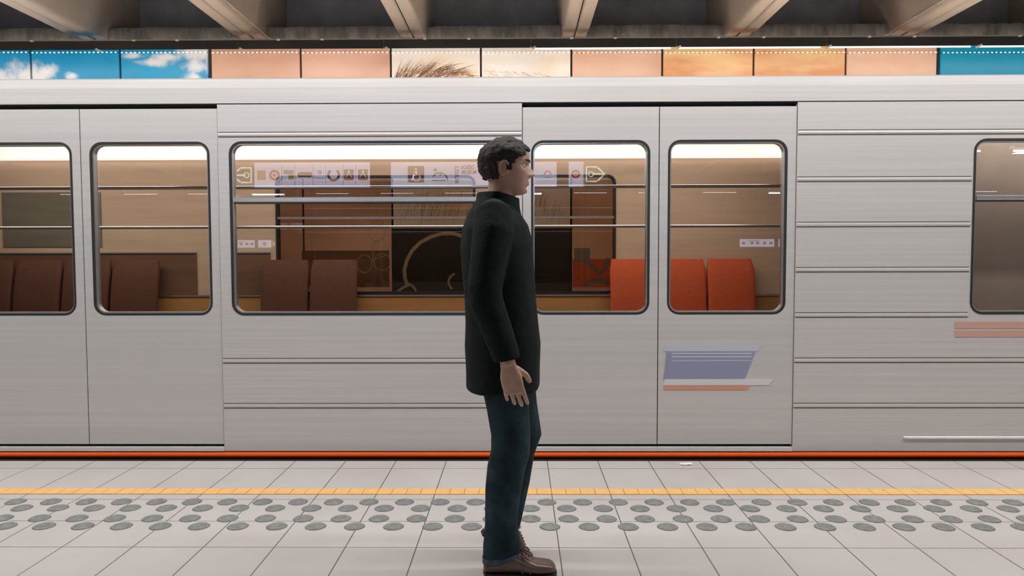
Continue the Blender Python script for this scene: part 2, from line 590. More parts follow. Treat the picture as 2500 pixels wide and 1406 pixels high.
# ceiling beams: pairs of concrete ribs with a joint between them
YB = 7.74
zb = at(1250, 85, YB).z
beam_px = [-590, -195, 205, 602, 1004, 1405, 1812, 2226, 2630, 3035]
names = [None, None, 'first', 'second', 'third', 'fourth', 'fifth', 'sixth', None, None]
for k, px in enumerate(beam_px):
    X = at(px, 85, YB).x
    bm = bmesh.new()
    for s in (-1, 1):
        wb, wt = 0.136, 0.19
        prof = [(0.007, zb + 0.02), (0.022, zb), (wb - 0.035, zb), (wb - 0.014, zb + 0.006), (wb - 0.004, zb + 0.022), (wb, zb + 0.05), (wt, 4.8), (0.007, 4.8)]
        A = [bm.verts.new((X + s * u, -8, z)) for u, z in prof]
        B = [bm.verts.new((X + s * u, YB - 0.04, z)) for u, z in prof]
        D = [bm.verts.new((X + s * (0.007 + (u - 0.007) * 0.96), YB, max(z, zb + 0.03))) for u, z in prof]
        E = [bm.verts.new((X + s * u, 8.62, max(z, zb + 0.06))) for u, z in prof]
        m = len(prof)
        for P, Q in ((A, B), (B, D), (D, E)):
            for i in range(m):
                j = (i + 1) % m
                bm.faces.new((P[i], P[j], Q[j], Q[i]))
        bm.faces.new(A)
        bm.faces.new(E[::-1])
    box(bm, (X - 0.008, -8, zb + 0.03), (X + 0.008, 8.5, 4.8), 1)
    o = obj('ceiling_beam', bm, [M['beam'], M['rubber']], smooth=40)
    struct(o, f'{names[k]} concrete ceiling beam from the left edge' if names[k] else 'concrete ceiling beam outside the picture')
# thin conduits on two beams
for px, nm in ((602, 'second'), (2226, 'sixth')):
    X = at(px, 85, YB).x
    s = 1 if px < 1250 else -1
    bm = bmesh.new()
    tube(bm, [(X + s * 0.150, -2, zb + 0.055), (X + s * 0.150, 7.78, zb + 0.055), (X + s * 0.17, 7.9, zb + 0.03), (X + s * 0.3, 7.93, zb - 0.01)], 0.008, 8)
    for yy in (6.6, 7.0, 7.4):
        box(bm, (X + s * 0.15 - 0.012, yy, zb + 0.043), (X + s * 0.15 + 0.012, yy + 0.02, zb + 0.067))
    tag(obj('cable_conduit', bm, M['beam'], smooth=40), f'thin conduit running along the side of the {nm} ceiling beam from the left', 'conduit')

# ------------------------------------------------------------------ mural panels
zp1 = at(1250, 112, YW).z
zp0 = at(1250, 722, YW).z
edges = [-588, -367, -146, 75, 293, 512, 734, 954, 1174, 1395, 1617, 1840, 2065, 2291, 2512, 2733]
spec = [('sky', 'outermost blue sky mural panel beyond the left edge'),
        ('sky', 'blue sky mural panel just beyond the left edge'),
        ('sky', 'mural panel of pale blue sky with white cloud at the left edge'),
        ('sky', 'mural panel of blue sky with one puffy white cloud low at its left'),
        ('sky', 'mural panel of blue sky half filled by bright cloud, next to pink'),
        ('pink', 'dusty pink mural panel beside the cloud panels'),
        ('pink', 'rosy pink mural panel just left of the eyebrow'),
        ('pale', 'cream mural panel with thick brown eyebrow hairs'),
        ('pale', 'cream mural panel with the thin fair end of the eyebrow'),
        ('peach', 'plain pale peach mural panel just right of the eyebrow'),
        ('amber', 'amber mural panel with yellow light in its left corner'),
        ('amber', 'orange mural panel with a darker rust patch at right'),
        ('peach', 'plain peach mural panel beside the turquoise one'),
        ('blue', 'turquoise blue mural panel at the right edge'),
        ('blue', 'turquoise blue mural panel beyond the right edge')]


def stroke(bm, pts, wd, y, mi):
    """A painted line: a thin ribbon on the mural face."""
    L = []
    n = len(pts)
    for i, (x, z) in enumerate(pts):
        a = pts[max(0, i - 1)]
        b = pts[min(n - 1, i + 1)]
        dx, dz = b[0] - a[0], b[1] - a[1]
        l = math.hypot(dx, dz) or 1
        k = wd * (0.5 if callable(wd) else 0.5) if not callable(wd) else wd(i / (n - 1)) / 2
        L.append((bm.verts.new((x - dz / l * k, y, z + dx / l * k)), bm.verts.new((x + dz / l * k, y, z - dx / l * k))))
    for i in range(n - 1):
        bm.faces.new((L[i][0], L[i + 1][0], L[i + 1][1], L[i][1])).material_index = mi


def curve_px(p0, p1, p2, n=6):
    out = []
    for i in range(n + 1):
        t = i / n
        x = (1 - t) ** 2 * p0[0] + 2 * t * (1 - t) * p1[0] + t * t * p2[0]
        y = (1 - t) ** 2 * p0[1] + 2 * t * (1 - t) * p1[1] + t * t * p2[1]
        q = at(x, y, YW)
        out.append((q.x, q.z))
    return out


rnd = random.Random(11)
for i, (kind, label) in enumerate(spec):
    a, b = edges[i], edges[i + 1]
    ga = 5.0 if a in (512, 2291) else 2.6
    gb = 5.0 if b in (512, 2291) else 2.6
    x0 = at(a + ga, 150, YW).x
    x1 = at(b - gb, 150, YW).x
    bm = bmesh.new()
    box(bm, (x0, YW, zp0), (x1, YW + 0.03, zp1), 0)
    mats = [M[kind]]
    ink = YW - 0.0012
    i -= 2              # panels counted from the one at the left edge
    if i in (5, 6):
        mats += [M['stroke'], M['stroke_pale'], M['mural_dark'], M['mural_line'], M['mural_shade']]
        hairs = 420 if i == 5 else 90
        for h in range(hairs):
            t = rnd.random()
            px = a + 6 + t * (b - a - 12)
            if i == 5:
                arch = 203 - 34 * math.sin(PI * min(1, 0.12 + t * 0.78))
                py = arch + rnd.uniform(-3, 34)
                ln = rnd.uniform(20, 52)
                ang = math.radians(62 - 75 * t + rnd.uniform(-16, 16))
            else:
                py = 184 + rnd.uniform(-14, 26) + 8 * t
                ln = rnd.uniform(14, 34)
                ang = math.radians(-22 - 14 * t + rnd.uniform(-12, 12))
            ex = px + ln * math.cos(ang)
            ey = py - ln * math.sin(ang)
            ex = min(max(ex, a + 5), b - 5)
            if min(py, ey) < 122:
                continue
            mid = ((px + ex) / 2 + rnd.uniform(-4, 4), (py + ey) / 2 - rnd.uniform(0, 4))
            wd = rnd.uniform(0.004, 0.009) if i == 5 else rnd.uniform(0.003, 0.006)
            stroke(bm, curve_px((px, py), mid, (ex, ey)), (lambda s, wd=wd: wd * (1 - 0.85 * s)), ink - 0.0000005 * h, 1 if (i == 5 and rnd.random() < 0.75) else 2)
        # lashes on the lower lid line, then the dark eye
        for h in range(70):
            px = a + 20 + rnd.random() * (b - a - 40)
            py = rnd.uniform(500, 552)
            stroke(bm, curve_px((px, py), (px + 2, py - 12), (px + rnd.uniform(2, 9), py - rnd.uniform(20, 40))), 0.004, ink - 0.0000005 * h, 2)
        p, q = at(a + 3, 556, YW), at(b - 3, 711, YW)
        box(bm, (p.x, ink - 0.0006, q.z), (q.x, ink + 0.0006, p.z), 3)
        if i == 5:
            arc = []
            for (x, y) in ((1128, 576), (1106, 570), (1080, 570), (1052, 578), (1026, 592), (1006, 612), (993, 636), (987, 660), (989, 680), (996, 700)):
                v = at(x, y, YW)
                arc.append((v.x, v.z))
            stroke(bm, arc, 0.040, ink - 0.002, 4)
            stroke(bm, curve_px((1000, 693), (986, 700), (970, 712)), 0.028, ink - 0.0021, 4)
            stroke(bm, curve_px((1000, 693), (1010, 698), (1016, 711)), 0.024, ink - 0.0022, 4)
            stroke(bm, curve_px((1110, 668), (1084, 682), (1104, 706), 10), 0.026, ink - 0.002, 4)
    elif i == 4:
        mats += [M['mural_shade'], M['mural_line']]
        p, q = at(a + 3, 612, YW), at(b - 3, 700, YW)
        box(bm, (p.x, ink - 0.0006, q.z), (q.x, ink + 0.0006, p.z), 1)
        # pale hand-drawn loops
        for cx, cy, rx, ry in ((920, 563, 21, 26), (933, 640, 20, 20), (890, 644, 18, 22)):
            lp = []
            for k in range(25):
                t = 2 * PI * k / 24
                v = at(cx + rx * math.cos(t), cy + ry * math.sin(t), YW)
                lp.append((v.x, v.z))
            stroke(bm, lp, 0.008, ink - 0.001, 2)
        stroke(bm, curve_px((905, 636), (920, 630), (948, 622)), 0.008, ink - 0.001, 2)
        stroke(bm, curve_px((918, 590), (905, 610), (912, 640)), 0.008, ink - 0.001, 2)
    elif i == 7:
        mats += [M['mural_grey'], M['seat_red']]
        p, q = at(a + 3, 632, YW), at(b - 3, 700, YW)
        box(bm, (p.x, ink - 0.0006, q.z), (q.x, ink + 0.0006, p.z), 2)
        stroke(bm, [(at(1421 + 19 * math.cos(t), 622, YW).x, at(1421, 622 + 16 * math.sin(t), YW).z) for t in (0.0, 3.14)], 0.15, ink - 0.002, 1)
        stroke(bm, curve_px((1430, 644), (1452, 650), (1464, 668)), 0.045, ink - 0.0021, 1)
        stroke(bm, curve_px((1462, 668), (1476, 660), (1486, 630)), 0.045, ink - 0.0022, 1)
        stroke(bm, curve_px((1430, 694), (1455, 678), (1490, 690)), 0.05, ink - 0.0023, 1)
    pn = tag(obj('mural_panel', bm, mats), label, 'mural', 'mural panels on the wall behind the train')
    # reflection of the light cover, put in as glowing points along its top
    bm = bmesh.new()
    zl = at((a + b) / 2, 127.5, YW - 0.03).z
    s = 10.35 / F * YW
    k = int((x1 - x0) / s)
    for j in range(k):
        xx = x0 + (j + 0.5) * (x1 - x0) / k
        r = bmesh.ops.create_icosphere(bm, subdivisions=1, radius=1.0)
        for v in r['verts']:
            v.co = Vector((xx + v.co.x * 0.0095, YW - 0.020 + v.co.y * 0.006, zl + v.co.z * 0.0078))
            for f in v.link_faces:
                f.material_index = 0
    box(bm, (x0, YW - 0.017, zl - 0.006), (x1, YW + 0.001, zl + 0.006), 1)
    obj('led_strip', bm, [M['led'], M[kind]], pn, label='row of small bright light points')

# ------------------------------------------------------------------ wall-washing strip lights along the top of the mural
YS = 7.50
zs1, zs0 = at(1250, 95, YS).z, at(1250, 116.5, YS).z
joints = [-486, -128, 230, 581, 937, 1296, 1651, 2018, 2386, 2750]
place = ['outside the picture on the left', 'at the left edge of the picture', 'above the cloud panels', 'above the two pink panels', 'above the eyebrow panels',
         'above the plain peach panel', 'above the amber panels', 'above the rust patch and peach panel', 'above the turquoise panel at the right edge']
for k in range(9):
    x0, x1 = at(joints[k], 106, YS).x, at(joints[k + 1], 106, YS).x
    root = empty('strip_light', ((x0 + x1) / 2, YS + 0.1, zs0), f'long black wall-washing strip light {place[k]}', 'light fitting', 'strip lights along the mural')
    low = 0.0
    bm = bmesh.new()
    t = 0.004
    prof = [(YS, zs0), (YS, zs1), (YS + 0.22, zs1 + 0.02), (YS + 0.22, zs1 + 0.02 - t), (YS + t, zs1 - t), (YS + t, zs0)]
    prism_x(bm, prof, x0 + 0.002, x1 - 0.002)
    obj('housing', bm, M['housing'], root)
    bm = bmesh.new()
    prism_x(bm, [(YS - 0.012, zs1), (YS - 0.012, zs1 + 0.010), (YS + 0.03, zs1 + 0.012), (YS + 0.03, zs1)], x0 + 0.002, x1 - 0.002)
    for fx in (0.28, 0.58):
        xx = x0 + (x1 - x0) * fx
        box(bm, (xx - 0.015, YS - 0.018, zs1 - 0.006), (xx + 0.015, YS + 0.01, zs1 + 0.008), 1)
    obj('mounting_rail', bm, [M['sill'], M['clip']], root)
    bm = bmesh.new()
    # right-hand units hang a touch lower, so their tube shows below the housing
    zt = zs0 - (0.003 if k >= 5 else -0.020)
    tube(bm, [(x0 + 0.03, YS + 0.03, zt), (x1 - 0.05, YS + 0.03, zt)], 0.008, 10)
    obj('tube', bm, M['wash_tube'], root, smooth=40, label='lit tube')
    bm = bmesh.new()
    box(bm, (x0 + 0.012, YS - 0.006, zs0 - 0.010), (x0 + 0.050, YS + 0.05, zs0 + 0.010))
    bmesh.ops.rotate(bm, verts=bm.verts, cent=(x0 + 0.031, YS, zs0), matrix=Matrix.Rotation(math.radians(-28 if k >= 5 else 28), 3, 'Y'))
    obj('end_cap', bm, M['clip'], root)
    rl = area('roof_lamp', ((x0 + x1) / 2, YS - 0.02, zs0 - 0.004), x1 - x0 - 0.2, 0.05, ROOF_FILL_W, (1.0, 0.86, 0.70), (0, -0.80, -0.6), root)  # added lamp, bounced off the roof to brighten the beams
    rl.data.spread = math.radians(85)
    area('wash_lamp', ((x0 + x1) / 2, YS + 0.10, zs0 + 0.035), x1 - x0 - 0.1, 0.06, TROUGH_W, (1.0, 0.93, 0.84), (0, 0.62, -0.78), root)

# ------------------------------------------------------------------ platform luminaires over the platform and the hall
def luminaire(x, y, z, ln, watts, label, group, power=True, drop=0.0):
    r = empty('platform_lamp', (x, y, z), label, 'ceiling light', group)
    bm = bmesh.new()
    prism_x(bm, [(y - 0.09, z + 0.03), (y - 0.06, z + 0.09), (y + 0.06, z + 0.09), (y + 0.09, z + 0.03), (y + 0.085, z + 0.028), (y + 0.05, z + 0.07), (y - 0.05, z + 0.07), (y - 0.085, z + 0.028)], x - ln / 2, x + ln / 2)
    for s in (-1, 1):
        tube(bm, [(x + s * ln * 0.35, y, z + 0.09), (x + s * ln * 0.35, y, 3.66)], 0.006, 6)
    obj('reflector', bm, M['clip'], r)
    bm = bmesh.new()
    tube(bm, [(x - ln / 2 + 0.03, y, z + 0.035 - drop), (x + ln / 2 - 0.03, y, z + 0.035 - drop)], 0.018, 8)
    obj('tube', bm, M['tube'], r, smooth=40)
    if power:
        area('platform_light', (x, y, z + 0.008 - drop * 1.3), ln - 0.1, 0.14, watts, (1.0, 0.972, 0.945), (0, 0, -1), r)
    return r


for nm, yy in (('trim_3', 3.15), ('trim_4', -4.6), ('trim_5', -12.0)):
    bm = bmesh.new()
    box(bm, (-15.9, yy - 0.07, 3.655), (15.9, yy + 0.07, zb - 0.004))
    struct(obj(nm, bm, M['housing']), 'black cable tray fixed under the ceiling beams')
for k in range(-5, 6):
    luminaire(k * 1.46 + 0.05, 3.15, 3.42, 1.25, PLATFORM_LAMP_W, 'long ceiling lamp over the platform, above the walker', 'platform lamps above the frame')
for k in range(-6, 7):
    luminaire(k * 1.55 + 0.3, -4.6, 3.44, 1.0, HALL_LAMP_W, 'ceiling lamp over the hall behind the viewer', 'hall lamps behind the viewer', k % 3 == 0, 0.05)
for k in range(-7, 8):
    luminaire(k * 1.85 + 0.2, -12.0, 3.55, 1.0, HALL_LAMP_W * 2, 'ceiling lamp far back in the hall behind the viewer', 'far hall lamps', k % 4 == 0, 0.05)

# ------------------------------------------------------------------ tactile studs
def stud_mesh():
    bm = bmesh.new()
    prof = [(0.0455, -0.001), (0.0455, 0.0015), (0.0430, 0.0045), (0.0390, 0.0062)]
    for r in (0.034, 0.0265, 0.019, 0.0115):
        prof += [(r + 0.0030, 0.0062 + (0.034 - r) * 0.05), (r + 0.0018, 0.0048 + (0.034 - r) * 0.05), (r, 0.0066 + (0.034 - r) * 0.05)]
    prof += [(0.004, 0.0088)]
    seg = 36
    prof = [(0.0490, -0.001), (0.0485, 0.0007), (0.0457, 0.0009)] + prof[1:]  # wider rim that carries the painted contact shade and dirt
    R = [[bm.verts.new((r * math.cos(2 * PI * k / seg), r * math.sin(2 * PI * k / seg), z)) for k in range(seg)] for r, z in prof]
    for i in range(len(R) - 1):
        for k in range(seg):
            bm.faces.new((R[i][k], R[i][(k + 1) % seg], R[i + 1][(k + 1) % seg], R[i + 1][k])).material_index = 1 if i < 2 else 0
    bm.faces.new(R[-1])
    return bm


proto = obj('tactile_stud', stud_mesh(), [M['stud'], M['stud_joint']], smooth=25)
rows = [(3.672, 0.137, 'row nearest the yellow line'), (3.580, 0.0505, 'second row from the yellow line'),
        (3.439, 0.0505, 'third row from the yellow line'), (3.338, 0.1380, 'row farthest from the yellow line')]
first = True
PITCH = 0.1812
inv = (Matrix.Translation(CAM) @ RM.to_4x4()).inverted()
for (y, xo, where) in rows:
    inside = 0
    for k in range(-17, 18):
        x = xo + 0.003 + k * PITCH
        p = inv @ Vector((x, y, 0.005))
        px = 1250 + F * p.x / -p.z
        if px < -190 or px > 2690:
            continue
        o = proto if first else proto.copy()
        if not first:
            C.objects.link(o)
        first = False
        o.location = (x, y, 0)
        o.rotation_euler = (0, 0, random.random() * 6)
        if -25 < px < 2525:
            lab = f'round grey stud, {where}, {ORD[inside]} from the left'
            inside += 1
        else:
            lab = f'round grey ringed stud beyond the {"left" if px < 0 else "right"} edge of the picture'
        tag(o, lab, 'tactile stud', 'tactile studs on the platform')

# a scrap of paper at the platform edge
bm = bmesh.new()
rnd = random.Random(5)
p0 = ground(1675, 1134.5)
pts = []
for k in range(11):
    t = 2 * PI * k / 11
    r = rnd.uniform(0.6, 1.0)
    pts.append(bm.verts.new((p0.x + 0.045 * r * math.cos(t), min(EDGE - 0.003, p0.y + 0.022 * r * math.sin(t)), 0.004 + rnd.uniform(0, 0.006))))
cv = bm.verts.new((p0.x, p0.y, 0.012))
for k in range(11):
    bm.faces.new((pts[k], pts[(k + 1) % 11], cv))
r = bmesh.ops.extrude_face_region(bm, geom=bm.faces[:])
bmesh.ops.translate(bm, verts=[g for g in r['geom'] if isinstance(g, bmesh.types.BMVert)], vec=(0, 0, -0.004))
tag(obj('paper_scrap', bm, M['paper']), 'small crumpled scrap of white paper lying on the platform edge', 'litter')

# ------------------------------------------------------------------ the train
def tx(px):
    return at(px, 640, YT).x


def tz(py):
    return at(1250, py, YT).z


train = empty('metro_train', (0.3, 5.8, -1.12), 'silver metro train with an orange stripe standing along the platform', 'train')
XL, XR = tx(-2100), tx(4600)
Z_TOP, Z_GUT, Z_DOOR, Z_SILL = tz(187), tz(252), tz(260), tz(1086)
Z_BODY0 = tz(1101)
RIBS = [tz(v) for v in (326, 440, 550, 660, 770, 880, 990)]
WZ0, WZ1 = tz(767), tz(344)


def add_rib(bm, x0, x1, z):
    h = 0.0125
    prism_x(bm, [(YT + 0.004, z - h), (YT - 0.004, z - h + 0.003), (YT - 0.0055, z), (YT - 0.004, z + h - 0.003), (YT + 0.004, z + h)], x0, x1, 0)
    for zz in (z - h - 0.0026, z + h + 0.0022):
        box(bm, (x0, YT - 0.0012, zz - 0.0022), (x1, YT + 0.003, zz + 0.0022), 1)  # flush dark strips paint the shadow gaps along the rib


def window_unit(x0, x1, z0, z1, y, parent_frame, transom=None):
    """Rubber gasket + bright inner frame + panes; the glass leans in a little at the top."""
    bm = bmesh.new()
    ring(bm, x0 - 0.004, x1 + 0.004, z0 - 0.004, z1 + 0.004, 0.075, 0.013, y - 0.003, y + 0.05)
    fr = obj('window_frame', bm, M['rubber'], parent_frame, smooth=40, label='black window gasket')
    bm = bmesh.new()
    ring(bm, x0 + 0.008, x1 - 0.008, z0 + 0.008, z1 - 0.008, 0.065, 0.009, y + 0.006, y + 0.045)
    obj('frame_lip', bm, M['bright'], fr, smooth=40)

    def pane(za, zc):
        bm = bmesh.new()
        lean = 0.0167
        f = lambda z: y + 0.022 + (z - z0) * lean
        pr = rrect(x0 + 0.010, x1 - 0.010, za, zc, 0.06)
        vs = [bm.verts.new((x, f(z), z)) for x, z in pr]
        bm.faces.new(vs)
        obj('window_pane', bm, M['glass'], fr, label='tinted reflecting window pane')
    if transom is None:
        pane(z0 + 0.010, z1 - 0.010)
    else:
        pane(z0 + 0.010, transom - 0.012)
        pane(transom + 0.012, z1 - 0.010)
        bm = bmesh.new()
        prism_x(bm, [(y + 0.002, transom - 0.014), (y - 0.004, transom - 0.008), (y - 0.004, transom + 0.010), (y + 0.002, transom + 0.016), (y + 0.05, transom + 0.016), (y + 0.05, transom - 0.014)], x0 + 0.02, x1 - 0.02, 0)
        box(bm, (x0 + 0.02, y + 0.001, transom - 0.022), (x1 - 0.02, y + 0.05, transom - 0.0145), 1)
        obj('transom', bm, [M['bright'], M['rubber']], fr, label='bright metal transom bar')


def body_section(xa, xb, wins):
    bm = bmesh.new()
    holes = [rrect(w0, w1, WZ0, WZ1, 0.07) for w0, w1 in wins]
    holed(bm, [(xa, Z_BODY0), (xb, Z_BODY0), (xb, Z_GUT), (xa, Z_GUT)], holes, YT, 0.05, 0)
    for z in RIBS:
        segs = [(xa, xb)]
        if WZ0 - 0.03 < z < WZ1 + 0.03:
            segs = []
            c = xa
            for w0, w1 in sorted(wins):
                segs.append((c, w0 - 0.012))
                c = w1 + 0.012
            segs.append((c, xb))
        for s0, s1 in segs:
            if s1 - s0 > 0.2:
                add_rib(bm, s0 + 0.003, s1 - 0.003, z)
    return obj('side_panel', bm, [M['steel'], M['seam']], train, label='ribbed brushed steel side panel')


def door(xa, xb):
    xm = (xa + xb) / 2
    bm = bmesh.new()
    y = YT + 0.045
    box(bm, (xa - 0.03, y, Z_SILL - 0.03), (xa + 0.022, y + 0.03, Z_GUT + 0.02))
    box(bm, (xb - 0.022, y, Z_SILL - 0.03), (xb + 0.03, y + 0.03, Z_GUT + 0.02))
    box(bm, (xa - 0.03, y, Z_DOOR - 0.03), (xb + 0.03, y + 0.03, Z_GUT + 0.02))
    box(bm, (xa - 0.03, y, Z_BODY0), (xb + 0.03, y + 0.03, Z_SILL + 0.03))
    box(bm, (xm - 0.02, y, Z_SILL), (xm + 0.02, y + 0.03, Z_DOOR))
    obj('door_seal', bm, M['rubber'], train)  # black backing added behind the door gaps to stop cabin light leaking
    for s in (0, 1):
        a = (xa + 0.004) if s == 0 else (xm + 0.003)
        b = (xm - 0.003) if s == 0 else (xb - 0.004)
        mg = 0.055
        bm = bmesh.new()
        holed(bm, [(a, Z_SILL + 0.004), (b, Z_SILL + 0.004), (b, Z_DOOR - 0.004), (a, Z_DOOR - 0.004)], [rrect(a + mg, b - mg, WZ0, WZ1, 0.07)], YT + 0.006, 0.035, 0)
        lf = obj('door_leaf', bm, M['steel_door'], train, label='smooth steel sliding door leaf')
        window_unit(a + mg, b - mg, WZ0, WZ1, YT + 0.008, lf)


W1 = (tx(566), tx(1236))
WC = (tx(2372), tx(2990))
WL = (tx(-820), tx(-165))
secs = [(XL, tx(-130), [WL]), (tx(538), tx(1275), [W1]), (tx(1942), XR, [WC])]
for xa, xb, wins in secs:
    sp = body_section(xa, xb, wins)
    for w0, w1 in wins:
        window_unit(w0, w1, WZ0, WZ1, YT, sp, tz(486))
door(tx(-130), tx(538))
door(tx(1275), tx(1942))

# cornice above the doors, roof
bm = bmesh.new()
prism_x(bm, [(YT - 0.004, Z_GUT + 0.006), (YT - 0.004, Z_GUT + 0.10), (YT - 0.002, Z_TOP - 0.008), (YT + 0.006, Z_TOP), (YT + 0.14, Z_TOP + 0.01), (YT + 0.14, Z_GUT + 0.006)], XL, XR, 0)
box(bm, (XL, YT + 0.0165, Z_GUT - 0.006), (XR, YT + 0.1, Z_GUT + 0.008), 1)
obj('cornice', bm, [M['steel'], M['rubber']], train, label='smooth steel cornice above the doors')
bm = bmesh.new()
prof = []
for k in range(15):
    t = k / 14
    y = YT + 0.10 + t * 2.50
    prof.append((y, Z_TOP + 0.005 + 0.16 * math.sin(PI * t) ** 0.8))
prof += [(y, z - 0.03) for y, z in reversed(prof)]
prism_x(bm, prof, XL, XR)
obj('roof', bm, M['roof'], train, smooth=40)
# sill, orange stripe, skirt
bm = bmesh.new()
z0, z1 = tz(1101), tz(1090)
for xa, xb in ((tx(-130), tx(538)), (tx(1275), tx(1942))):
    bm = bmesh.new()
    prism_x(bm, [(YT - 0.004, z0), (YT - 0.004, z1 - 0.004), (YT + 0.004, z1), (YT + 0.06, z1), (YT + 0.06, z0)], xa, xb)
    obj('door_sill', bm, M['bright'], train, label='bright metal door sill')
bm = bmesh.new()
z0, z1 = tz(1118), tz(1103.5)
zm = (z0 + z1) / 2
prism_x(bm, [(YT + 0.02, z0), (YT - 0.006, z0 + 0.003), (YT - 0.014, zm - 0.006), (YT - 0.014, zm + 0.006), (YT - 0.004, z1 - 0.002), (YT + 0.02, z1)], XL, XR)
obj('orange_stripe', bm, M['orange'], train, smooth=50, label='orange stripe along the bottom edge')
bm = bmesh.new()
box(bm, (XL, YT + 0.004, tz(1103.5)), (XR, YT + 0.05, tz(1101)))
box(bm, (XL, YT - 0.006, tz(1136)), (XR, YT + 0.05, tz(1119)))
box(bm, (XL, YT + 0.01, -0.85), (XR, YT + 2.55, tz(1130) - 0.01))
obj('underframe', bm, M['skirt'], train, label='dark skirt and underframe')

# the blue notice and the pink bands
bm = bmesh.new()
y = YT + 0.0045


def quad(px0, px1, py0, py1, mi, slant=0, dy=0.0):
    a = [(tx(px0), tz(py1)), (tx(px1 - slant), tz(py1)), (tx(px1), tz(py0)), (tx(px0 + slant * 0.3), tz(py0))]
    f = [bm.verts.new((x, y - dy - 0.001, z)) for x, z in a]
    g = [bm.verts.new((x, y + 0.0013, z)) for x, z in a]
    bm.faces.new(f).material_index = mi
    for i in range(4):
        bm.faces.new((f[i], f[(i + 1) % 4], g[(i + 1) % 4], g[i])).material_index = mi


L0, L1 = 1622, 1862
quad(L0, L1, 843, 858, 1, 8)
quad(L0, L1 - 14, 858, 928, 0, 26)
quad(L0 + 20, L1 - 22, 862, 865, 1, 0, 0.0004)
quad(L0 + 20, L1 - 22, 870, 873, 1, 0, 0.0004)
quad(L0 + 20, L1 - 22, 880, 882, 1, 0, 0.0004)
quad(L0, L1 + 30, 926, 941, 2, 10, 0.0004)
quad(L0, L1 - 26, 942, 952, 3, 6)
obj('notice_sticker', bm, [M['sticker_blue'], M['sticker_light'], M['sticker_white'], M['sticker_orange']], train, label='slanted blue notice with white and orange bands')
bm = bmesh.new()
y = YT - 0.0015
quad(2335, 2900, 787, 803, 0)
quad(2335, 2900, 808, 824, 0)
obj('band_sticker', bm, M['sticker_pink'], train, label='pair of faded pink bands')
bm = bmesh.new()
prism_x(bm, [(YT + 0.004, tz(1074)), (YT - 0.010, tz(1071)), (YT - 0.010, tz(1067)), (YT + 0.004, tz(1064))], tx(2215), XR - 0.5)
obj('rubbing_rail', bm, M['bright'], train, smooth=50, label='bright metal rubbing rail')

# --- inside
YF = YT + 2.50
XC = tx(2330)                 # cab partition
bm = bmesh.new()
box(bm, (XL, YT + 0.055, -0.01), (XR, YF + 0.04, 0.0))
obj('cabin_floor', bm, M['int_floor'], train)
bm = bmesh.new()
box(bm, (XL, YT + 0.06, 2.315), (XR, YF, 2.335))
obj('cabin_ceiling', bm, M['int_white'], train)
fz0, fz1 = at(1250, 716, YF).z, at(1250, 428, YF).z
bm = bmesh.new()
fw = []
for a, b in ((-640, -260), (676, 1160), (1196, 1502)):
    fw.append((at(a, 600, YF).x, at(b, 600, YF).x))
bands = [rrect(a, b, fz0, fz1, 0.08) for a, b in fw]
holed(bm, [(XL, 0.0), (XC, 0.0), (XC, 2.31), (XL, 2.31)], bands, YF, 0.05, 0)
zg0, zg1 = at(1250, 765, YF).z, at(1250, 719, YF).z
box(bm, (XL, YF - 0.02, zg0), (XC, YF, zg1), 1)
box(bm, (XL, YF - 0.032, zg1 - 0.012), (XC, YF, zg1), 2)
xd = [at(v, 600, YF).x for v in (-200, 60, 480, 520, 660, 1520, 1990)]
zd = at(1250, 614, YF).z
for a, b, mi in ((xd[0], xd[2], 3), (xd[3], xd[4], 3)):
    box(bm, (a, YF - 0.012, zg1), (b, YF, zd), mi)
    box(bm, (a, YF - 0.022, zd - 0.012), (b, YF, zd), 2)
box(bm, (xd[1] - 0.2, YF - 0.01, at(1250, 600, YF).z), (xd[1] + 0.75, YF, at(1250, 466, YF).z), 4)
obj('far_side_wall', bm, [M['tan'], M['gold'], M['bright'], M['brown_board'], M['grey_board']], train, label='tan inner wall with golden window ledge')
for a, b in fw:
    bm = bmesh.new()
    ring(bm, a - 0.004, b + 0.004, fz0 - 0.004, fz1 + 0.004, 0.08, 0.022, YF - 0.012, YF + 0.055)
    zt = at(1250, 531, YF).z
    box(bm, (a + 0.015, YF - 0.014, zt - 0.011), (b - 0.015, YF + 0.03, zt + 0.011), 1)
    fr = obj('far_window_frame', bm, [M['rubber'], M['bright']], train, smooth=40)
    bm = bmesh.new()
    pr = rrect(a + 0.01, b - 0.01, fz0 + 0.01, fz1 - 0.01, 0.07)
    bm.faces.new([bm.verts.new((x, YF + 0.03, z)) for x, z in pr])
    obj('far_window_pane', bm, M['glass_far'], fr)
# glowing cove along the far side of the ceiling
yc = YF - 0.10
z0, z1 = at(1250, 386, yc).z, at(1250, 350, yc).z
bm = bmesh.new()
prism_x(bm, [(yc + 0.05, z0), (yc - 0.01, z0 + 0.006), (yc - 0.03, (z0 + z1) / 2), (yc - 0.09, z1), (yc + 0.05, z1 + 0.01)], XL, min(at(2040, 370, yc).x, XC - 0.02))
obj('light_strip', bm, M['light_strip'], train, smooth=50, label='glowing ceiling light strip')
bm = bmesh.new()
box(bm, (XC, YT + 0.06, 0), (XC + 0.04, YF + 0.04, 2.31))
box(bm, (XC, YT + 0.75, 0), (XR, YT + 0.79, 2.31))
obj('cab_partition', bm, M['cab_grey'], train, label='dark grey partition behind the end window')
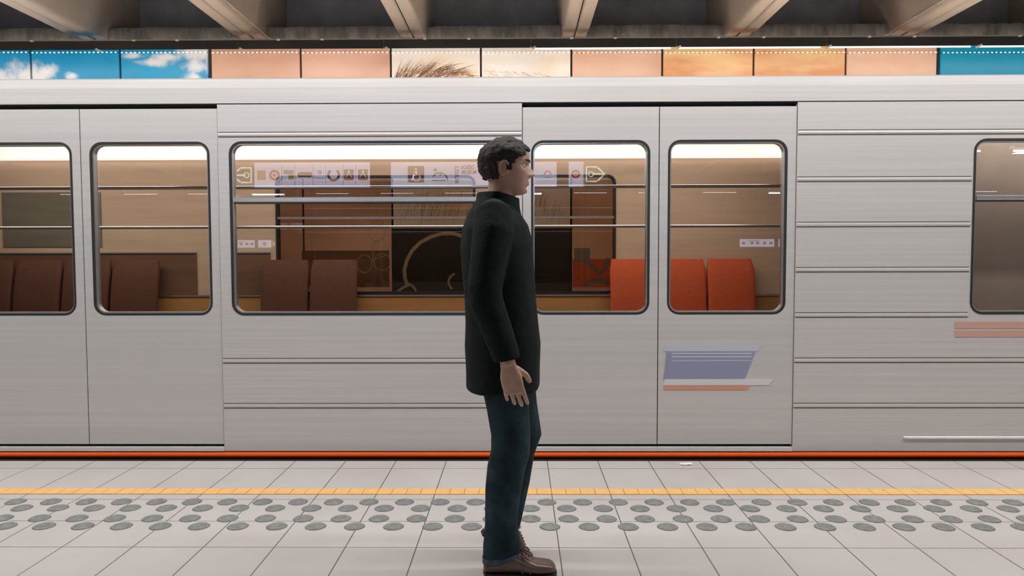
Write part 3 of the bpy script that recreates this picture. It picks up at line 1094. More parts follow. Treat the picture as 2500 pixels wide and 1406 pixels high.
# grab rails
for py, yy, nm in ((456, YT + 1.15, 'a'), (553, YT + 1.65, 'b')):
    zz = at(1250, py, yy).z
    bm = bmesh.new()
    tube(bm, [(XL + 0.3, yy, zz), (XC - 0.05, yy, zz)], 0.013, 10)
    for px in (-900, -148, 552, 1255, 1955):
        k = at(px, 600, yy).x
        tube(bm, [(k, yy, zz), (k, yy, 2.32)], 0.008, 8)
    obj('grab_rail', bm, M['bright'], train, smooth=40, label='horizontal metal grab rail')


def seat(x, y, mk):
    bm = bmesh.new()
    ws = 0.44
    zt = at(1250, 634, y).z
    # backrest: gently curved pad
    secs_ = []
    for t in range(9):
        u = t / 8
        z = 0.46 + (zt - 0.46) * u
        secs_.append((Vector((x, y + 0.02 + 0.10 * u - 0.03 * math.sin(PI * u), z)), ws / 2 * (1 if 0 < t < 8 else 0.93), 0.035 if 0 < t < 8 else 0.015))
    loft(bm, secs_, 24, 0, up=Vector((1, 0, 0)), power=5)
    s = obj('seat', bm, mk, train, smooth=50, label='upholstered seat')
    bm = bmesh.new()
    loft(bm, [(Vector((x, y - 0.40, 0.43)), ws / 2 * 0.9, 0.02), (Vector((x, y - 0.37, 0.43)), ws / 2, 0.045), (Vector((x, y, 0.42)), ws / 2, 0.045), (Vector((x, y + 0.04, 0.42)), ws / 2 * 0.95, 0.03)], 24, 0, up=Vector((1, 0, 0)), power=5)
    obj('cushion', bm, mk, s, smooth=50)
    bm = bmesh.new()
    box(bm, (x - ws / 2 + 0.04, y - 0.3, 0.36), (x + ws / 2 - 0.04, y + 0.08, 0.385))
    box(bm, (x - 0.04, y - 0.12, 0.0), (x + 0.04, y + 0.02, 0.37))
    obj('seat_base', bm, M['sill'], s)


ysr = YF - 0.20
for px in (1550, 1670, 1790):
    seat(at(px, 650, ysr).x, ysr, M['seat_red'])
for px in (-40, 80, 200, 320, 690, 810):
    seat(at(px, 650, ysr).x, ysr, M['seat_brown'])
for cx in (-4.0, -1.5, 1.0):
    area('cabin_light', (cx, YT + 1.6, 2.29), 2.2, 0.5, CABIN_W, (1.0, 0.92, 0.82), (0, 0.15, -1), train)

area('cabin_light', (tx(2700), YT + 0.45, 2.29), 1.2, 0.3, 16.0, (1.0, 0.92, 0.82), (0, 0, -1), train)  # added fill lamp to brighten the dark cab behind the end window

# ------------------------------------------------------------------ backlit platform signs behind the viewer, seen mirrored in the windows
def text_mesh(bm, s, cx, y, cz, size, mi, vertical=False, sx=1.0):
    cu = bpy.data.curves.new('lettering', 'FONT')
    cu.body = s
    cu.size = size
    cu.offset = size * 0.02
    cu.align_x = 'CENTER'
    cu.align_y = 'CENTER'
    t = bpy.data.objects.new('lettering', cu)
    C.objects.link(t)
    bpy.context.view_layer.update()
    me = bpy.data.meshes.new_from_object(t.evaluated_get(bpy.context.evaluated_depsgraph_get()))
    bpy.data.objects.remove(t)
    rot = Matrix.Rotation(PI, 4, 'Z') @ Matrix.Rotation(PI / 2, 4, 'X')
    if vertical:
        rot = rot @ Matrix.Rotation(PI / 2, 4, 'Z')
    me.transform(Matrix.Translation((cx, y, cz)) @ rot @ Matrix.Diagonal((sx, 1, 1, 1)))
    n0 = len(bm.faces)
    bm.from_mesh(me)
    bm.faces.ensure_lookup_table()
    for f in bm.faces[n0:]:
        f.material_index = mi
    bpy.data.meshes.remove(me)


def disc(bm, cx, y, cz, r, mi, r_in=0.0, a0=0.0, a1=360.0, seg=32):
    L = []
    for k in range(seg + 1):
        a = math.radians(a0 + (a1 - a0) * k / seg)
        o = bm.verts.new((cx + r * math.cos(a), y, cz + r * math.sin(a)))
        i = bm.verts.new((cx + max(r_in, 0.0005) * math.cos(a), y, cz + max(r_in, 0.0005) * math.sin(a)))
        L.append((o, i))
    for k in range(seg):
        bm.faces.new((L[k][0], L[k + 1][0], L[k + 1][1], L[k][1])).material_index = mi


def plate(bm, x0, x1, z0, z1, y, mi, r=0.0):
    pts = rrect(min(x0, x1), max(x0, x1), z0, z1, r, 4) if r else [(x0, z0), (x1, z0), (x1, z1), (x0, z1)]
    bm.faces.new([bm.verts.new((x, y, z)) for x, z in pts]).material_index = mi


def line(bm, pts, wd, y, mi):
    stroke(bm, pts, wd, y, mi)


def arrow_icon(bm, cx, cz, y, h, sgn, mi):
    """Outlined exit box with an arrow pointing along sgn * x."""
    w_ = h * 0.42
    line(bm, [(cx + sgn * w_ * 0.6, cz + h * 0.46), (cx - sgn * w_, cz + h * 0.46), (cx - sgn * w_, cz - h * 0.46), (cx + sgn * w_ * 0.6, cz - h * 0.46)], h * 0.11, y, mi)
    line(bm, [(cx - sgn * w_ * 0.1, cz), (cx + sgn * w_ * 1.5, cz)], h * 0.11, y, mi)
    line(bm, [(cx + sgn * w_ * 0.7, cz + h * 0.42), (cx + sgn * w_ * 1.75, cz), (cx + sgn * w_ * 0.7, cz - h * 0.42)], h * 0.11, y, mi)


def big_sign():
    ys = -2.2
    D = 2 * (YT + 0.03) - ys
    zc, hh = 2.68, 0.19
    X = lambda px: (px - 1267) / F * D
    root = empty('platform_sign', (0, ys, zc - hh), 'long backlit direction sign hung over the platform, mirrored in the train windows', 'sign')
    yf = ys + 0.065
    bm = bmesh.new()
    box(bm, (X(556), ys - 0.06, zc - hh - 0.02), (X(1492), ys + 0.06, zc + hh + 0.02))
    obj('sign_case', bm, M['sign_case'], root)
    for px in (640, 1000, 1400):
        bm = bmesh.new()
        tube(bm, [(X(px), ys, zc + hh), (X(px), ys, 4.76)], 0.012, 8)
        obj('hanger', bm, M['sign_case'], root)
    px2 = D / F
    # left lit panel with a row of marks
    bm = bmesh.new()
    plate(bm, X(625), X(906), zc - hh, zc + hh, yf, 0)
    y = yf + 0.003
    for d in (692, 724, 768, 799, 841, 872):
        plate(bm, X(d) - 0.004, X(d) + 0.004, zc - hh * 0.8, zc + hh * 0.8, y, 1)
    plate(bm, X(632), X(653), zc - 0.075, zc + 0.07, y, 2)
    disc(bm, X(674), y, zc, 0.083, 3)
    disc(bm, X(674), y + 0.002, zc, 0.045, 0, 0.025)
    plate(bm, X(696), X(721), zc + 0.01, zc + 0.075, y, 1)
    plate(bm, X(708), X(721), zc - 0.075, zc + 0.005, y, 2)
    plate(bm, X(730), X(766), zc - 0.035, zc + 0.045, y, 4, 0.03)
    disc(bm, X(784), y, zc + 0.04, 0.03, 5, 0.014)
    plate(bm, X(773), X(795), zc - 0.06, zc - 0.05, y, 1)
    disc(bm, X(818), y, zc, 0.10, 5, 0.062, 125, 415)
    for px in (855, 889):
        plate(bm, X(px - 12), X(px + 12), zc - 0.082, zc + 0.082, y, 4, 0.012)
        line(bm, [(X(px) - 0.05, zc - 0.04), (X(px), zc + 0.03), (X(px) + 0.05, zc - 0.04)], 0.016, y + 0.002, 0)
        disc(bm, X(px), y + 0.002, zc + 0.05, 0.018, 0)
    obj('lit_panel', bm, [M['sign_panel'], M['sign_grey'], M['sign_olive'], M['sign_red'], M['sign_brown'], M['sign_dark']], root)
    # middle lit panel: wheelchair, dome, museum name, more marks
    bm = bmesh.new()
    plate(bm, X(957), X(1359), zc - hh, zc + hh, yf, 0)
    y = yf + 0.003
    cx = X(1018)
    plate(bm, X(998), X(1038), zc - 0.12, zc + 0.13, y, 1, 0.015)
    yy = y + 0.003
    disc(bm, cx, yy, zc + 0.085, 0.018, 0)
    line(bm, [(cx + 0.004, zc + 0.06), (cx + 0.01, zc + 0.0), (cx - 0.035, zc - 0.012), (cx - 0.055, zc - 0.08), (cx - 0.072, zc - 0.075)], 0.020, yy, 0)
    line(bm, [(cx + 0.004, zc + 0.04), (cx - 0.04, zc + 0.032)], 0.014, yy, 0)
    disc(bm, cx + 0.008, yy, zc - 0.045, 0.062, 0, 0.044, 130, 400)
    cx = X(1076)
    disc(bm, cx, y, zc - 0.09, 0.125, 2, 0.108, 0, 150)
    line(bm, [(cx - 0.125, zc - 0.09), (cx + 0.085, zc - 0.09)], 0.014, y, 2)
    disc(bm, cx + 0.005, y, zc - 0.005, 0.014, 2)
    for k in range(3):
        a = k * PI / 3
        sx = X(1065)
        line(bm, [(sx - 0.04 * math.cos(a), zc + 0.07 - 0.04 * math.sin(a)), (sx + 0.04 * math.cos(a), zc + 0.07 + 0.04 * math.sin(a))], 0.010, y, 2)
    text_mesh(bm, 'BRUSSELS', X(1116.5), y, zc - 0.005, 0.085, 2, True, 0.74)
    text_mesh(bm, 'DESIGN', X(1143), y, zc + 0.107, 0.085, 2, False, 0.68)
    text_mesh(bm, 'MUSEUM', X(1146.5), y, zc + 0.033, 0.085, 2, False, 0.68)
    plate(bm, X(1234), X(1258), zc - 0.13, zc + 0.02, y, 3, 0.01)
    disc(bm, X(1293), y, zc, 0.07, 4, 0.05)
    for k in range(6):
        disc(bm, X(1293) + 0.05 * math.cos(k * PI / 3), y + 0.001, zc + 0.05 * math.sin(k * PI / 3), 0.02, 4)
    disc(bm, X(1337), y, zc, 0.058, 3, 0.034, -10, 190)
    plate(bm, X(1328), X(1346), zc - 0.05, zc - 0.04, y, 4)
    obj('lit_panel', bm, [M['sign_panel'], M['sign_brown'], M['sign_text'], M['sign_red'], M['sign_grey']], root)
    bm = bmesh.new()
    plate(bm, X(1388), X(1426), zc - hh, zc + hh, yf, 0)
    disc(bm, X(1405), yf + 0.003, zc, 0.068, 1, 0.0)
    disc(bm, X(1405), yf + 0.005, zc, 0.034, 0, 0.018)
    obj('lit_panel', bm, [M['sign_panel'], M['sign_red']], root)
    for px, sg in ((598, -1), (1450, 1)):
        bm = bmesh.new()
        plate(bm, X(px - 27), X(px + 27 if sg < 0 else px + 33), zc - hh, zc + hh, yf, 0)
        arrow_icon(bm, X(px) - sg * 0.02, zc, yf + 0.003, 0.24, sg, 1)
        disc(bm, X(px) - sg * 0.05, yf + 0.004, zc, 0.045, 1, 0.03)
        obj('arrow_panel', bm, [M['sign_green'], M['sign_line']], root, label='green exit arrow panel')


def small_sign(pxs, ys, zc, label):
    D = 2 * (YT + 0.03) - ys
    X = lambda px: (px - 1267) / F * D
    hh = 0.18
    a, b, c, d, e = pxs
    root = empty('platform_sign', (X((a + e) / 2), ys, zc - hh), label, 'sign')
    yf = ys + 0.065
    bm = bmesh.new()
    box(bm, (X(a) - 0.02, ys - 0.06, zc - hh - 0.02), (X(e) + 0.02, ys + 0.06, zc + hh + 0.02))
    obj('sign_case', bm, M['sign_case'], root)
    for px in (a + 6, d):
        bm = bmesh.new()
        tube(bm, [(X(px), ys, zc + hh), (X(px), ys, 4.76)], 0.012, 8)
        obj('hanger', bm, M['sign_case'], root)
    bm = bmesh.new()
    plate(bm, X(a), X(b), zc - hh, zc + hh, yf, 0)
    for t in (0.12, 0.36, 0.52, 0.72, 0.9):
        xx = X(a + (b - a) * t)
        plate(bm, xx - 0.07, xx + 0.07, zc - 0.06, zc + 0.05, yf + 0.004, 1, 0.02)
    plate(bm, X(a + (b - a) * 0.24), X(a + (b - a) * 0.58), zc + 0.08, zc + 0.11, yf + 0.004, 1)
    obj('lit_panel', bm, [M['sign_panel'], M['sign_grey']], root)
    bm = bmesh.new()
    plate(bm, X(c), X(d), zc - hh, zc + hh, yf, 0)
    disc(bm, X((c + d) / 2), yf + 0.004, zc, 0.08, 1, 0.03)
    obj('lit_panel', bm, [M['sign_panel'], M['sign_red']], root)
    bm = bmesh.new()
    plate(bm, X(d), X(e), zc - hh, zc + hh, yf, 0)
    arrow_icon(bm, X((d + e) / 2) - 0.03, zc, yf + 0.004, 0.22, 1, 1)
    obj('arrow_panel', bm, [M['sign_green'], M['sign_line']], root)


big_sign()
small_sign((1803, 1887, 1897, 1912, 1930), -25.0, 2.66, 'small distant backlit sign mirrored in the door window right of the walker')
small_sign((553, 622, 630, 662, 668), -25.5, 2.70, 'small distant backlit sign mirrored in the window left of the walker')

# ------------------------------------------------------------------ the person
YP = 2.93
HX, HZ, HH = -0.047, 1.497, 0.228       # head centre x, chin height, head height


def lerp_tab(tab, u):
    for i in range(len(tab) - 1):
        if u <= tab[i + 1][0]:
            a, b = tab[i], tab[i + 1]
            t = (u - a[0]) / (b[0] - a[0] + 1e-9)
            t = max(0, min(1, t))
            t = t * t * (3 - 2 * t) * 0.5 + t * 0.5
            return a[1] + (b[1] - a[1]) * t
    return tab[-1][1]


FRONT = [(0, 0.058), (0.04, 0.076), (0.12, 0.080), (0.2, 0.083), (0.30, 0.086), (0.42, 0.085), (0.50, 0.082), (0.58, 0.091), (0.70, 0.090), (0.83, 0.074), (0.93, 0.047), (0.98, 0.022), (1, 0.002)]
BACK = [(0, 0.012), (0.08, 0.030), (0.18, 0.058), (0.28, 0.083), (0.45, 0.101), (0.62, 0.106), (0.78, 0.096), (0.90, 0.066), (0.97, 0.032), (1, 0.002)]
WIDE = [(0, 0.028), (0.06, 0.042), (0.16, 0.055), (0.32, 0.066), (0.48, 0.073), (0.64, 0.077), (0.78, 0.071), (0.90, 0.050), (0.97, 0.026), (1, 0.002)]
g = lambda v, s: math.exp(-(v / s) ** 2)


def head_point(u, t, off=0.0):
    cs, sn = math.cos(t), math.sin(t)
    e = 0.92
    cx = math.copysign(abs(cs) ** e, cs)
    cy = math.copysign(abs(sn) ** e, sn)
    f = lerp_tab(FRONT, u) + off
    b = lerp_tab(BACK, u) + off
    wd = lerp_tab(WIDE, u) + off
    x = (f if cs > 0 else b) * cx
    y = wd * cy
    if cs > 0 and off < 0.004:
        nose = 0.030 * max(0, 1 - abs(u - 0.335) / 0.05) ** 0.7 if u < 0.335 else 0.030 * max(0, 1 - (u - 0.335) / 0.22) ** 0.9
        x += nose * g(y, 0.013 + 0.008 * max(0, 1 - abs(u - 0.33) / 0.06))
        x -= 0.014 * (g(abs(y) - 0.031, 0.016) * g(u - 0.495, 0.048))
        x += 0.0055 * g(y, 0.022) * (g(u - 0.222, 0.016) + g(u - 0.178, 0.018)) - 0.003 * g(y, 0.022) * g(u - 0.200, 0.008)
        x -= 0.005 * g(y, 0.025) * g(u - 0.125, 0.025)
        x += 0.005 * g(y, 0.018) * g(u - 0.05, 0.04)
        x += 0.004 * g(abs(y) - 0.045, 0.016) * g(u - 0.38, 0.07)
    return Vector((HX + x, YP + y, HZ + HH * u))


def head_mesh(bm, off=0.0, keep=None, seg=72, nz=60):
    R = []
    for i in range(nz + 1):
        u = i / nz
        R.append([bm.verts.new(head_point(u, 2 * PI * k / seg, off)) for k in range(seg)])
    for i in range(nz):
        for k in range(seg):
            if keep and not keep((i + 0.5) / nz, 2 * PI * (k + 0.5) / seg):
                continue
            bm.faces.new((R[i][k], R[i][(k + 1) % seg], R[i + 1][(k + 1) % seg], R[i + 1][k]))
    if not keep:
        bm.faces.new(R[0][::-1])
        bm.faces.new(R[-1])


def hand(bm, wrist, d, palm_n, side):
    """A relaxed hand: palm, four curled fingers, a thumb from the side. d = down the hand, palm_n = out of the palm."""
    d = Vector(d).normalized()
    pn = Vector(palm_n)
    pn = (pn - d * pn.dot(d)).normalized()
    ac = d.cross(pn).normalized() * side            # from little finger to index
    W = Vector(wrist)
    loft(bm, [(W - d * 0.02, 0.027, 0.019), (W + d * 0.015, 0.031, 0.017), (W + d * 0.045, 0.040, 0.016), (W + d * 0.078, 0.041, 0.014), (W + d * 0.094, 0.039, 0.0115), (W + d * 0.113, 0.036, 0.0108)], 20, 0, up=ac, power=2.6)
    for j, (o, ln, r) in enumerate(((0.031, 0.082, 0.0086), (0.0102, 0.091, 0.0088), (-0.0108, 0.084, 0.0084), (-0.0315, 0.066, 0.0075))):
        p = W + d * 0.084 + ac * o
        q = [p]
        ang = 0.06 + 0.07 * j
        for s in (0.46, 0.31, 0.23):
            dd = d * math.cos(ang) + pn * math.sin(ang) + ac * (o * 2.4)
            p = p + dd.normalized() * ln * s
            q.append(p)
            ang += 0.20 + 0.05 * j
        pts = [q[0] - d * 0.03, q[0], (q[0] + q[1]) / 2, q[1], (q[1] + q[2]) / 2, q[2], q[3], q[3] + (q[3] - q[2]).normalized() * 0.004]
        tube(bm, pts, r, 12, 0, [1.0, 1.08, 0.98, 1.06, 0.93, 0.98, 0.80, 0.4])
    p = W + d * 0.022 + ac * 0.024 + pn * 0.006
    a = (d * 0.72 + ac * 0.62 + pn * 0.28).normalized()
    b = (d * 0.92 + ac * 0.22 + pn * 0.34).normalized()
    tube(bm, [p, p + a * 0.032, p + a * 0.048, p + a * 0.048 + b * 0.018, p + a * 0.048 + b * 0.032, p + a * 0.048 + b * 0.037], 0.0115, 12, 0, [1.2, 1.1, 0.98, 0.95, 0.75, 0.35])


V = Vector
NY, FY = YP - 0.185, YP + 0.185
SH_N, EL_N, WR_N = V((-0.095, NY, 1.395)), V((-0.125, NY - 0.055, 1.115)), V((-0.045, NY - 0.068, 0.875))
SH_F, EL_F, WR_F = V((-0.095, FY, 1.395)), V((-0.135, FY + 0.055, 1.12)), V((-0.065, FY + 0.065, 0.872))
HIP_N, KN_N, AN_N = V((-0.062, 2.845, 0.90)), V((-0.035, 2.84, 0.495)), V((-0.078, 2.84, 0.085))
HIP_F, KN_F, AN_F = V((-0.055, 3.015, 0.90)), V((0.018, 3.02, 0.515)), V((-0.060, 3.02, 0.122))

bm = bmesh.new()
head_mesh(bm)
for s in (-1, 1):       # ears
    ec = V((HX - 0.008, YP + s * 0.0755, HZ + HH * 0.43))
    ball(bm, ec, 0.018, 0.005, 0.031)
    rim = []
    for k in range(12):
        t = math.radians(-75 + 235 * k / 11)
        rim.append(ec + V((-0.017 * math.cos(t) if abs(t) < 9 else 0, s * (0.008 + 0.002 * math.sin(t)), 0.030 * math.sin(t))))
    tube(bm, rim, 0.0042, 8)
loft(bm, [(V((-0.085, YP, 1.40)), 0.075, 0.070), (V((-0.080, YP, 1.45)), 0.062, 0.060), (V((-0.070, YP, 1.50)), 0.057, 0.056), (V((-0.062, YP, 1.56)), 0.056, 0.055), (V((-0.058, YP, 1.60)), 0.05, 0.05)], 28)
loft(bm, [(V((-0.075, YP, 0.84)), 0.145, 0.10), (V((-0.07, YP, 0.93)), 0.160, 0.11), (V((-0.075, YP, 1.06)), 0.140, 0.10), (V((-0.085, YP, 1.22)), 0.155, 0.115), (V((-0.09, YP, 1.34)), 0.165, 0.105), (V((-0.09, YP, 1.42)), 0.12, 0.075), (V((-0.085, YP, 1.45)), 0.07, 0.06)], 32, up=V((0, 1, 0)))
for sh, el, wr in ((SH_N, EL_N, WR_N), (SH_F, EL_F, WR_F)):
    loft(bm, [(sh + V((0, 0, 0.02)), 0.03, 0.03), (sh, 0.05, 0.05), (sh.lerp(el, 0.4), 0.047, 0.047), (el, 0.039, 0.039), (el.lerp(wr, 0.35), 0.040, 0.040), (wr, 0.027, 0.024), (wr + (wr - el).normalized() * 0.02, 0.026, 0.022)], 18)
hand(bm, WR_N + V((0.004, 0, -0.015)), V((0.22, 0.02, -1)), V((0.10, 1, 0)), 1)
hand(bm, WR_F + V((0.004, 0, -0.015)), V((0.18, -0.02, -1)), V((0.10, -1, 0)), -1)
for hp, kn, an in ((HIP_N, KN_N, AN_N), (HIP_F, KN_F, AN_F)):
    loft(bm, [(hp + V((0, 0, 0.03)), 0.07, 0.07), (hp.lerp(kn, 0.15), 0.080, 0.078), (hp.lerp(kn, 0.6), 0.064, 0.062), (kn, 0.050, 0.052), (kn.lerp(an, 0.3) + V((-0.014, 0, 0)), 0.050, 0.052), (kn.lerp(an, 0.75), 0.034, 0.036), (an, 0.032, 0.034)], 20)
tube(bm, [AN_N + V((-0.03, 0, -0.02)), AN_N + V((0.04, 0, -0.040)), AN_N + V((0.11, 0, -0.053)), AN_N + V((0.165, 0, -0.056))], 0.021, 12, 0, [1.2, 1.1, 0.9, 0.6])
fd = V((0.77, 0, -0.64))
tube(bm, [AN_F - fd * 0.02, AN_F + fd * 0.06 + V((0, 0, -0.03)), AN_F + fd * 0.12 + V((-0.03, 0, -0.03))], 0.019, 12)
person = obj('person', bm, M['skin'])
tag(person, 'person in a dark coat, jeans and brown laced shoes walking past the train', 'person')
md = person.modifiers.new('fuse', 'REMESH')
md.mode = 'VOXEL'
md.voxel_size = 0.0032
md.use_smooth_shade = True
ms = person.modifiers.new('soften', 'SMOOTH')
ms.factor = 0.5
ms.iterations = 4


# eyes, lips, hair
for s in (-1, 1):
    c = head_point(0.5, 0.0)
    bm = bmesh.new()
    ec = V((HX + 0.0625, YP + s * 0.031, HZ + HH * 0.497))
    ball(bm, ec, 0.0118, 0.0118, 0.0118, 0, 20)
    for f in bm.faces:
        if (f.calc_center_median() - ec).normalized().dot(V((0.99, s * 0.1, 0)).normalized()) > 0.80:
            f.material_index = 1
    obj('eye', bm, [M['eye'], M['iris']], person, smooth=80)
    bm = bmesh.new()
    for zz, rr, fx in ((0.0062, 0.0030, 0.0085), (-0.0070, 0.0024, 0.0075)):
        tube(bm, [ec + V((fx - 0.0115 * abs(q) ** 1.6, s * 0.013 * q, zz * (1 - 0.55 * q * q))) for q in (-1, -0.6, -0.2, 0.2, 0.6, 1)], rr, 8, 0, [0.5, 0.9, 1, 1, 0.9, 0.5])
    obj('eyelid', bm, M['skin'], person, smooth=60)
    bm = bmesh.new()
    tube(bm, [head_point(0.575, s * t) + V((0.001, 0, 0.003 * math.sin((t - 0.15) * 4))) for t in (0.16, 0.28, 0.42, 0.56, 0.68)], 0.0042, 8, 0, [0.8, 1.1, 1.1, 0.9, 0.4])
    obj('eyebrow', bm, M['hair'], person, smooth=60)
bm = bmesh.new()
for u, r in ((0.217, 0.0034), (0.183, 0.0040)):
    tube(bm, [head_point(u, t) + V((-0.0034, 0, -0.0015 * abs(t) * 3)) for t in (-0.30, -0.2, -0.1, 0, 0.1, 0.2, 0.30)], r, 8, 0, [0.35, 0.8, 1, 0.95, 1, 0.8, 0.35])
obj('lips', bm, M['lip'], person, smooth=60)


def hair_zone(u, t):
    c = math.cos(t)
    if u > 0.80:
        return True
    if c > 0.72:
        return u > 0.76
    if c > 0.30:
        return u > 0.66 - 0.16 * (0.72 - c)
    if c > -0.02:
        return u > 0.52 or (c < 0.22 and u > 0.40)
    if c > -0.30:
        return u > 0.55
    return u > 0.24 - 0.03 * c


bm = bmesh.new()
head_mesh(bm, 0.011, hair_zone, 96, 64)
bmesh.ops.delete(bm, geom=[v for v in bm.verts if not v.link_faces], context='VERTS')
for v in bm.verts:
    n = V((v.co.x - HX, v.co.y - YP, (v.co.z - HZ - HH * 0.6) * 0.7)).normalized()
    v.co += n * (0.0055 * noise.noise(V((v.co.x * 28, v.co.y * 60, v.co.z * 28))) + 0.003 * noise.noise(v.co * 140))
hair = obj('hair', bm, M['hair'], person, smooth=70)
so = hair.modifiers.new('thickness', 'SOLIDIFY')
so.thickness = 0.011
so.offset = -1

# coat: torso, sleeves, collar fused into one garment
bm = bmesh.new()
TOR = [(0.725, -0.205, 0.075, 0.187), (0.735, -0.212, 0.082, 0.194), (0.80, -0.214, 0.083, 0.193), (0.90, -0.216, 0.084, 0.190), (1.00, -0.214, 0.074, 0.184),
       (1.10, -0.216, 0.064, 0.186), (1.20, -0.226, 0.060, 0.196), (1.30, -0.232, 0.052, 0.207), (1.37, -0.224, 0.034, 0.200), (1.42, -0.204, 0.010, 0.168), (1.455, -0.176, -0.006, 0.112), (1.475, -0.158, -0.010, 0.085)]
loft(bm, [(V(((a + b) / 2, YP, z)), wd, (b - a) / 2) for z, a, b, wd in TOR], 56, up=V((0, 1, 0)), power=2.35)
for sh, el, wr, s in ((SH_N, EL_N, WR_N, -1), (SH_F, EL_F, WR_F, 1)):
    loft(bm, [(sh + V((0, -s * 0.09, 0.035)), 0.05, 0.05), (sh + V((0, -s * 0.02, 0.012)), 0.074, 0.074), (sh + V((0, 0, -0.05)), 0.077, 0.077), (sh.lerp(el, 0.5), 0.070, 0.069), (el + V((0, 0, 0.02)), 0.064, 0.063), (el + V((0.006, 0, -0.03)), 0.063, 0.060), (el.lerp(wr, 0.5), 0.058, 0.055), (wr + V((-0.004, 0, 0.02)), 0.052, 0.047), (wr, 0.051, 0.045)], 28)
for v in bm.verts:
    z = v.co.z
    fold = 0.0075 * noise.noise(V((v.co.x * 7, v.co.y * 7, z * 2.4))) + 0.0045 * noise.noise(V((v.co.x * 16, v.co.y * 16, z * 11)))
    ctr = V((-0.075, YP, z))
    v.co += (v.co - ctr).normalized() * fold
coat = obj('coat', bm, M['coat'], person)
md = coat.modifiers.new('fuse', 'REMESH')
md.mode = 'VOXEL'
md.voxel_size = 0.006
md.use_smooth_shade = True
ms = coat.modifiers.new('soften', 'SMOOTH')
ms.factor = 0.5
ms.iterations = 5
bm = bmesh.new()
seg = 44
Rr = []
for (z, r, cx) in ((1.440, 0.096, -0.086), (1.470, 0.088, -0.084), (1.505, 0.084, -0.082), (1.507, 0.079, -0.082), (1.470, 0.080, -0.084), (1.436, 0.088, -0.086)):
    Rr.append([bm.verts.new((cx + r * 1.0 * math.cos(2 * PI * k / seg), YP + r * 0.95 * math.sin(2 * PI * k / seg), z - 0.022 * max(0, math.cos(2 * PI * k / seg)))) for k in range(seg)])
for i in range(len(Rr)):
    A, B = Rr[i], Rr[(i + 1) % len(Rr)]
    for k in range(seg):
        bm.faces.new((A[k], A[(k + 1) % seg], B[(k + 1) % seg], B[k]))
obj('collar', bm, M['coat'], coat, smooth=60)

# jeans: two legs joined at the seat
bm = bmesh.new()
loft(bm, [(V((-0.065, YP, 0.98)), 0.165, 0.115), (V((-0.065, YP, 0.90)), 0.172, 0.122), (V((-0.06, YP, 0.83)), 0.165, 0.115), (V((-0.06, YP, 0.79)), 0.12, 0.08)], 36, up=V((0, 1, 0)))
near = [(0.88, -0.062, 0.088, 0.098), (0.78, -0.056, 0.085, 0.096), (0.66, -0.042, 0.077, 0.083), (0.56, -0.032, 0.071, 0.078), (0.49, -0.036, 0.068, 0.077), (0.42, -0.050, 0.066, 0.076), (0.34, -0.063, 0.062, 0.071),
        (0.26, -0.069, 0.058, 0.066), (0.18, -0.070, 0.058, 0.066), (0.12, -0.071, 0.061, 0.071), (0.062, -0.070, 0.062, 0.076)]
secs_ = [(V((x, 2.842, z)), ru, rv) for z, x, ru, rv in near]
loft(bm, secs_, 40, up=V((0, 1, 0)))
far = [HIP_F, HIP_F.lerp(KN_F, 0.35), HIP_F.lerp(KN_F, 0.7), KN_F, KN_F.lerp(AN_F, 0.18) + V((-0.006, 0, 0)), KN_F.lerp(AN_F, 0.5), KN_F.lerp(AN_F, 0.8), KN_F.lerp(AN_F, 0.98)]
loft(bm, [(p, a, b) for p, a, b in zip(far, (0.088, 0.085, 0.077, 0.070, 0.067, 0.062, 0.058, 0.060), (0.098, 0.092, 0.080, 0.072, 0.070, 0.066, 0.062, 0.064))], 36, up=V((0, 1, 0)))
for v in bm.verts:
    z = v.co.z
    amp = 0.004 + 0.005 * g(z - 0.15, 0.09) + 0.003 * g(z - 0.48, 0.1)
    d = noise.noise(V((v.co.x * 9, v.co.y * 9, z * 22))) * amp
    v.co.x += d
    v.co.y -= d * 0.7
    # the hem rides up over the shoe in front and drops at the heel
    if z < 0.14 and v.co.y < 2.93:
        v.co.z += 0.26 * (v.co.x + 0.062) * (0.14 - z) / 0.078 + 0.0
jeans = obj('jeans', bm, M['jeans'], person)
md = jeans.modifiers.new('fuse', 'REMESH')
md.mode = 'VOXEL'
md.voxel_size = 0.005
md.use_smooth_shade = True
ms = jeans.modifiers.new('soften', 'SMOOTH')
ms.factor = 0.5
ms.iterations = 3
# stitched hem of the near leg, lying on the denim
bm = bmesh.new()
rings = []
for z in (0.067, 0.072, 0.077, 0.082, 0.086):
    rr = []
    for k in range(64):
        t = 2 * PI * k / 64
        x = -0.0700 + 0.076 * math.cos(t)
        rr.append(bm.verts.new((x, 2.842 + 0.064 * math.sin(t), z + 0.26 * (x + 0.062) * (0.14 - z) / 0.078)))
    rings.append(rr)
for i in range(4):
    for k in range(64):
        bm.faces.new((rings[i][k], rings[i][(k + 1) % 64], rings[i + 1][(k + 1) % 64], rings[i + 1][k]))
hem = obj('hem', bm, M['jeans_hem'], jeans, smooth=60, label='faded stitched jeans hem')
sw = hem.modifiers.new('lie_on_denim', 'SHRINKWRAP')
sw.target = jeans
sw.wrap_method = 'NEAREST_SURFACEPOINT'
sw.wrap_mode = 'OUTSIDE_SURFACE'
sw.offset = 0.0022


